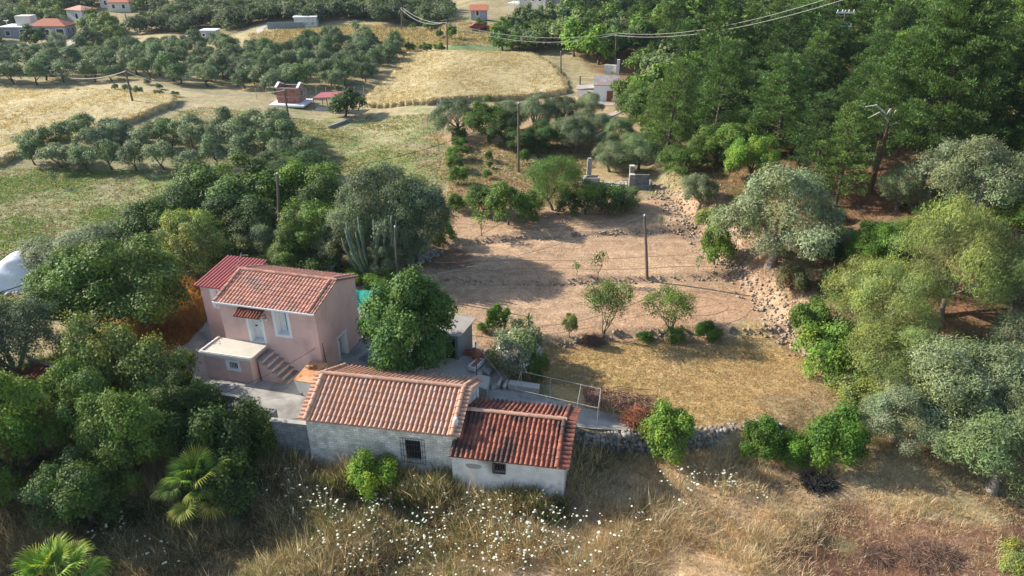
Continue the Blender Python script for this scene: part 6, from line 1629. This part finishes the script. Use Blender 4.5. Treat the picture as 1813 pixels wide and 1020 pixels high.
# ------------------------------------------------------------ wild carrot plants, each with its own flower heads
def umbel(rs):
    m_ = MB(); r = rs.uniform(.028, .054); n = 9
    V = [(0, 0, .012)] + [(r * (1 + .12 * rs.randn()) * math.cos(k * 6.283 / n), r * (1 + .12 * rs.randn()) * math.sin(k * 6.283 / n), .0) for k in range(n)]
    m_.add(V, [(0, 1 + k, 1 + (k + 1) % n) for k in range(n)])
    m_.add([(0, 0, -.05)] + [(x * .8, y * .8, -.004) for x, y, z in V[1:]], [(0, 1 + (k + 1) % n, 1 + k) for k in range(n)])
    return m_.mesh("flower_head", M['flower'])
rsf = np.random.RandomState(77)
UMB = [umbel(rsf) for _ in range(6)]
CAR = []
for v_ in range(6):
    m_ = MB(); heads = []
    for k in range(rsf.randint(2, 6)):
        a = rsf.uniform(0, 6.28); s_ = rsf.uniform(.1, .6); hh = rsf.uniform(.65, 1.15)
        m_.tube([(0, 0, -.05), (s_ * .3 * math.cos(a), s_ * .3 * math.sin(a), hh * .5), (s_ * math.cos(a), s_ * math.sin(a), hh)], .008, 3, cap=False); heads.append((s_ * math.cos(a), s_ * math.sin(a), hh))
    CAR.append((m_.mesh("stem", M['stem']), heads))
def carrot(x, y, z, s_, grp, label):
    st_, heads = CAR[rsf.randint(6)]
    t = thing("wild_carrot", label, "wildflower", (x, y, z), rsf.uniform(0, 6.28), grp); t.scale = (s_, s_, s_)
    link("stem", st_, t)
    for hx, hy, hz_ in heads:
        o = link("flower_head", UMB[rsf.randint(6)], t); o.location = (hx, hy, hz_); o.rotation_euler = (rsf.uniform(-.35, .35), rsf.uniform(-.35, .35), rsf.uniform(0, 6)); q = rsf.uniform(.75, 1.35); o.scale = (q, q, q)
def sow(pts, n, r_, grp, label):
    pts = np.array(pts)
    for k in range(n):
        c = pts[rsf.randint(len(pts))]; px, py = c + rsf.randn(2) * r_
        if py < 800: py = 1600 - py
        if py > 1040: continue
        x, y, z = at(px, py + 28)
        if poly_sd(np.array([x]), np.array([y]), mead)[0] < .15: continue
        carrot(x, y, z, rsf.uniform(.8, 1.15), grp, label)
sow([(740, 850), (800, 860), (860, 890), (920, 900), (960, 930), (800, 930), (700, 900), (900, 960), (650, 920), (760, 980), (860, 990), (620, 960), (1000, 960), (720, 870), (900, 850)], 245, (95, 46), "wild carrots in the meadow below the cottage", "white flat headed wild carrot flowering in the meadow below the cottage")
sow([(1200, 832), (1260, 838), (1230, 850), (1300, 850)], 22, (28, 10), "wild carrots below the round shrub", "white wild carrot in the small patch right of the round shrub")
sow([(480, 830), (520, 820), (560, 850), (480, 870), (560, 810), (200, 925), (280, 960), (350, 990)], 26, (26, 18), "wild carrots near the fan palms", "white wild carrot in the shaded weeds between palms and block wall")

# ------------------------------------------------------------ palms, yuccas, cactus, oleanders
def plain_tone(me):
    a = me.color_attributes.new("Tone", 'FLOAT_COLOR', 'POINT'); a.data.foreach_set("color", np.ones(len(me.vertices) * 4, np.float32)); return me
def fan_frond(rs, Lp=1.15, Lb=1.0, n=30):
    m_ = MB(); 
    pet = [(0, 0, 0), (Lp * .5, 0, .10), (Lp, 0, .06)]
    m_.tube(pet, [.03, .022, .016], 4, cap=False)
    c = Vector((Lp, 0, .06))
    for k in range(n):
        a = R_(-118 + 236 * (k + .5) / n); l = Lb * (1 - .28 * (abs(a) / 2.06) ** 2) * rs.uniform(.92, 1.06)
        dr = Vector((math.cos(a), math.sin(a), 0)); sd_ = Vector((-math.sin(a), math.cos(a), 0)); w_ = l * .026
        fold = .06 * (abs(a)) 
        p1 = c + dr * l * .45 + Vector((0, 0, .05 + fold)); p2 = c + dr * l * .78 + Vector((0, 0, fold - .02)); p3 = c + dr * l + Vector((0, 0, fold - .14 - .22 * rs.rand()))
        m_.add([tuple(c), tuple(p1 - sd_ * w_ * 1.6 + Vector((0, 0, -.02))), tuple(p1 + Vector((0, 0, .02))), tuple(p1 + sd_ * w_ * 1.6 + Vector((0, 0, -.02))), tuple(p2 - sd_ * w_ * .8), tuple(p2 + sd_ * w_ * .8), tuple(p3)],
                [(0, 1, 2), (0, 2, 3), (1, 4, 2), (2, 4, 5), (2, 5, 3), (4, 6, 5)])
    me = m_.mesh("frond", M['leaf']); return plain_tone(me)
FR = [fan_frond(rsf) for _ in range(3)]
def palm(px, py, hgt, s_, label, n=21):
    x, y, z = at(px, py); t = thing("fan_palm", label, "palm", (x, y, z))
    m_ = MB(); m_.tube([(0, 0, -.2), (.03, 0, hgt * .5), (0, .02, hgt)], [.30, .24, .2], 10); m_.build("trunk", M['bark'], t)
    for k in range(n):
        f = k / (n - 1); el = R_(78 - 105 * f + rsf.uniform(-6, 6)); az = k * 2.39996
        o = link("frond", FR[k % 3], t, tuple(c * rsf.uniform(.8, 1.15) for c in ((.22, .32, .07) if f < .85 else (.3, .26, .12))))
        o.location = (0, 0, hgt - .15 * f); o.rotation_euler = (rsf.uniform(-.2, .2), -el, az); q = s_ * rsf.uniform(.9, 1.1) * (1 - .18 * (1 - f)); o.scale = (q, q, q)
palm(366, 908, 1.9, 1.12, "large fan palm with drooping fronds at the edge of the meadow")
palm(118, 1062, 1.3, 1.15, "fan palm cut by the bottom edge at the lower left corner")
def yucca(px, py, hgt, label, s_=1.0):
    x, y, z = at(px, py); t = thing("yucca_plant", label, "yucca", (x, y, z)); m_ = MB(); m_.tube([(0, 0, -.1), (.03, 0, hgt * .6), (0, 0, hgt)], [.09, .07, .07], 7); m_.build("trunk", M['bark_pale'], t)
    m_ = MB()
    for lv, (zz, n) in enumerate(((hgt, 46), (hgt * .72, 22))):
        for k in range(n):
            el = R_(rsf.uniform(-35, 85) if lv == 0 else rsf.uniform(-50, 10)); az = rsf.uniform(0, 6.28); l = .62 * s_ * rsf.uniform(.8, 1.1)
            dr = Vector((math.cos(el) * math.cos(az), math.cos(el) * math.sin(az), math.sin(el))); sd_ = Vector((-math.sin(az), math.cos(az), 0)) * .035
            b_ = Vector((0, 0, zz)); mid = b_ + dr * l * .5 + Vector((0, 0, .02)); tip = b_ + dr * l + Vector((0, 0, -.05))
            m_.add([tuple(b_), tuple(mid - sd_), tuple(tip), tuple(mid + sd_)], [(0, 1, 2, 3)])
    o = m_.build("leaves", M['leaf'], t); plain_tone(o.data); o.color = (.09, .17, .06, 1)
yucca(936, 592, 1.15, "taller slender yucca rising right behind the white oleander")
yucca(913, 606, .95, "shorter yucca rising out of the white oleander", .95)
x, y, z = at(662, 497)
ct = thing("tall_cactus", "tall candelabra cactus of many upright columns before the silver olives", "cactus", (x, y, z)); m_ = MB()
for k in range(24):
    a = rsf.uniform(-.1, 3.24) + math.pi * (k % 2) * .0; s_ = rsf.uniform(.2, 2.0) * (1 if k % 3 else -1); f_ = rsf.uniform(-.5, .3); hh = rsf.uniform(3.0, 5.3)
    m_.tube([(s_ * .1, f_ * .3, -.1), (s_ * .45, f_ * .7, hh * .18), (s_ * .8, f_, hh * .45), (s_ * 1.05, f_, hh * .8), (s_ * 1.12, f_, hh)], [.09, .10, .095, .09, .05], 7)
m_.build("columns", M['cactus'], ct, True)
def blossoms(rs, n, size, R, zc, Rz):
    d_ = unit(rs.randn(n, 3)); d_[:, 2] = np.abs(d_[:, 2]) * 1.0 - .25
    P = d_ * np.array([R, R, Rz]) * rs.uniform(.85, 1.08, (n, 1)) + np.array([0, 0, zc])
    return leaf_quads(rs, P, unit(d_ + rs.randn(n, 3) * .5), size, size)
def petal_mat(nm, c): M[nm] = surf_mat(nm, c, None, 9, bump=0, island=.2)
petal_mat('white petals ', (.62, .60, .48)); petal_mat('orange petals', (.62, .16, .08)); petal_mat('pink petals', (.62, .10, .12))
def oleander(px, py, w_, h_, c, mt, n, size, label):
    t = T('bush', px, py, w_, h_, c, "oleander_bush", label, "bush"); rs = np.random.RandomState(n)
    V, Fq = blossoms(rs, n, size, 1.5, .85, 1.2); link("blossoms", mesh_np("blossoms", V, Fq, M[mt]), t)
oleander(918, 650, 96, 72, (.20, .24, .13), 'white petals ', 800, .15, "pale oleander bush full of white blossom between shed and lawn")
oleander(950, 672, 42, 44, C_BR, 'orange petals', 60, .13, "green oleander bush with orange red blossom beside the white one")
oleander(1400, 515, 60, 46, (.12, .12, .06), 'pink petals', 130, .12, "thin oleander with red blossom below the large silver olive")
oleander(104, 85, 26, 26, (.3, .33, .24), 'white petals ', 160, .3, "pale round oleander tree beside the villa's garden wall")

# ------------------------------------------------------------ poles and wires
POLE = {}
def pole(key, bx, by, tx, ty, label, rad=.13, arms=0, zb=None):
    x, y, z = at(bx, by); d_ = ray(tx, ty); t_ = y / d_[1]; X1, Z1 = d_[0] * t_, CAMH + d_[2] * t_
    t = thing("utility_pole", label, "utility pole", (x, y, z)); m_ = MB(); H_ = Z1 - z
    m_.tube([(0, 0, -.5), ((X1 - x) * .5, 0, H_ * .5), (X1 - x, 0, H_)], [rad, rad * .85, rad * .7], 8); m_.build("shaft", M['wood'], t)
    m_ = MB(); m_.lathe([(0, .12), (.05, .1), (.06, -.05), (0, -.05)], 8, (X1 - x, 0, H_)); m_.build("insulator", M['white'], t)
    for k in range(arms):
        zz = H_ - .15 - 1.6 * k; m_ = MB(); m_.box(X1 - x - 1.1, X1 - x + 1.1, -.16, -.04, zz - .08, zz + .08); ao = m_.build("crossarm", M['white'], t)
        for q in (-1, -.4, .4, 1): m_ = MB(); m_.lathe([(0, .3), (.06, .25), (.07, .1), (.03, .09), (.03, 0)], 7, (X1 - x + q, -.1, zz + .08)); m_.build("insulator", M['white'], ao)
    POLE[key] = Vector((X1, y, Z1))
pole('mid', 918, 305, 918, 183, "tall grey pole standing in the orchard in the middle", .14)
pole('terrace', 1147, 492, 1141, 382, "dark wooden pole standing on the bare terraces", .12)
pole('clump', 497, 468, 491, 308, "weathered pole rising out of the clump behind the pink house", .15)
pole('dark', 704, 512, 699, 402, "dark pole in the shade at the foot of the silver olives", .09)
pole('hut', 515, 232, 503, 160, "leaning dark pole in front of the brick hut", .15)
pole('left', 237, 189, 222, 126, "leaning dark pole in the left golden field", .15)
pole('far', 711, 53, 711, 14, "thin far pole on the tan field behind the grove", .16)
pole('far2', 792, 94, 791, 40, "dark pole at the corner of the golden field", .17)
pole('wood', 1089, 124, 1091, 62, "pole above the whitewashed cottage carrying two pale wires", .16)
pole('edge', 993, 138, 993, 92, "dark pole at the wood edge beside the golden field", .14)
pole('cot', 1027, 172, 1027, 134, "dark pole left of the whitewashed cottage", .15)
pole('vil', 112, 99, 105, 72, "leaning pole beside the villa's driveway", .14)
pole('vil2', 229, 50, 221, 24, "leaning dark pole at the ploughed strips behind the villa", .16)
pole('low', 22, 118, 19, 96, "short pole at the left end of the grove below the villa", .13)
pole('hill', 1484, 150, 1497, 20, "big pole with two white crossarms among the pines", .19, 2)
def wire(a, b, sag, rad, label, mat='wire', n=18):
    a, b = Vector(a), Vector(b); mid = (a + b) / 2
    m_ = MB(); pts = []
    for k in range(n + 1):
        t_ = k / n; p = a.lerp(b, t_) - a; p.z -= sag * 4 * t_ * (1 - t_); pts.append(tuple(p))
    m_.tube(pts, rad, 4, cap=False)
    o = m_.build("power_line", M[mat]); o.location = a
    return tag(o, label, "wire")
def atz(px, py, y):
    d_ = ray(px, py); t_ = y / d_[1]; return Vector((d_[0] * t_, y, CAMH + d_[2] * t_))
V3 = lambda k, dx=0, dz=0: POLE[k] + Vector((dx, 0, dz))
wire(atz(-260, 590, 40), V3('clump'), 1.2, .035, "thick black cable crossing the left edge before the white tarpaulin", 'wire_dark')
wire(V3('clump'), V3('mid', 0, -.8), 1.3, .025, "dark wire from the clump pole to the orchard pole", 'wire_dark')
wire(Vector((PX0 + 7.3, PY0 + 2.6, 4.6)), V3('terrace'), .7, .02, "pale wire from the pink house's gable to the terrace pole")
wire(V3('wood', -.4), atz(1760, -96, 62), 2.6, .032, "lower pale wire rising over the wood and out of view", n=40)
wire(V3('wood', .4, .3), atz(1760, -112, 62), 2.5, .032, "upper pale wire rising over the wood and out of view", n=40)
wire(V3('wood', -.4), V3('far2', -.3), 2.2, .05, "lower pale wire between the wood pole and the golden field's corner")
wire(V3('wood', .4, .3), V3('far2', .3), 1.6, .05, "upper pale wire between the wood pole and the golden field's corner")
wire(V3('far2'), V3('far', .3), 1.0, .05, "right pale wire dropping from the far pole")
wire(V3('far2', -.6), V3('far', -.3), 1.4, .05, "left pale wire dropping from the far pole")
wire(V3('low'), V3('left'), 2.4, .05, "pale wire hanging over the grove towards the left golden field")
wire(V3('left'), V3('hut'), 1.6, .04, "faint wire from the left golden field to the brick hut")
wire((*p_rust,), (PX0 - .1, PY0 - 4.6, 1.1), .35, .012, "rust brown clothes line before the stairs", 'wire_dark')
wire((*p_yard,), (p_yard.x + 3.8, p_yard.y - 2.6, .4), .25, .012, "loose pale wire from the yard post down to the trellis")
# fences in the fields
def wire_fence(label, pts, n, h_=1.2):
    W_ = [at(*p) for p in pts]; a, b = Vector(W_[0]), Vector(W_[-1]); t = thing("wire_fence", label, "fence", a)
    for k in range(n):
        p = a.lerp(b, k / (n - 1)) - a; m_ = MB(); m_.tube([tuple(p), tuple(p + Vector((0, 0, h_)))], .045, 5); m_.build("post", M['pipe'], t)
    m_ = MB()
    for hh in (.5, .85, h_ - .05): m_.tube([(0, 0, hh), tuple(b - a + Vector((0, 0, hh)))], .012, 3)
    m_.build("wires", M['wire'], t)
wire_fence("wire fence on pale posts along the grove behind the brick hut", ((455, 176), (645, 170)), 12, 1.5)
wire_fence("sagging wire fence running down from the golden field's corner", ((781, 190), (750, 240)), 6, 1.3)
box_thing("ditch_wall", "short dark ditch wall leading away from the carport bush", "wall", None, [("wall", M['block'], [(0, 4.6, 0, .35, -.3, .35)])], at(584, 228), R_(62))

# ------------------------------------------------------------ air
hz = MB(); hz.box(-910, 910, -90, 1310, -6, 100); ho = hz.build("haze", None); tag(ho, "thin summer haze over the valley", kind='stuff')
m, n, out = new_mat("haze"); pv = N(n, "ShaderNodeVolumePrincipled"); pv.inputs['Color'].default_value = (.72, .85, 1.0, 1); pv.inputs['Density'].default_value = .00011; pv.inputs['Anisotropy'].default_value = .2
n.links.new(pv.outputs[0], out.inputs['Volume']); ho.data.materials.append(m)
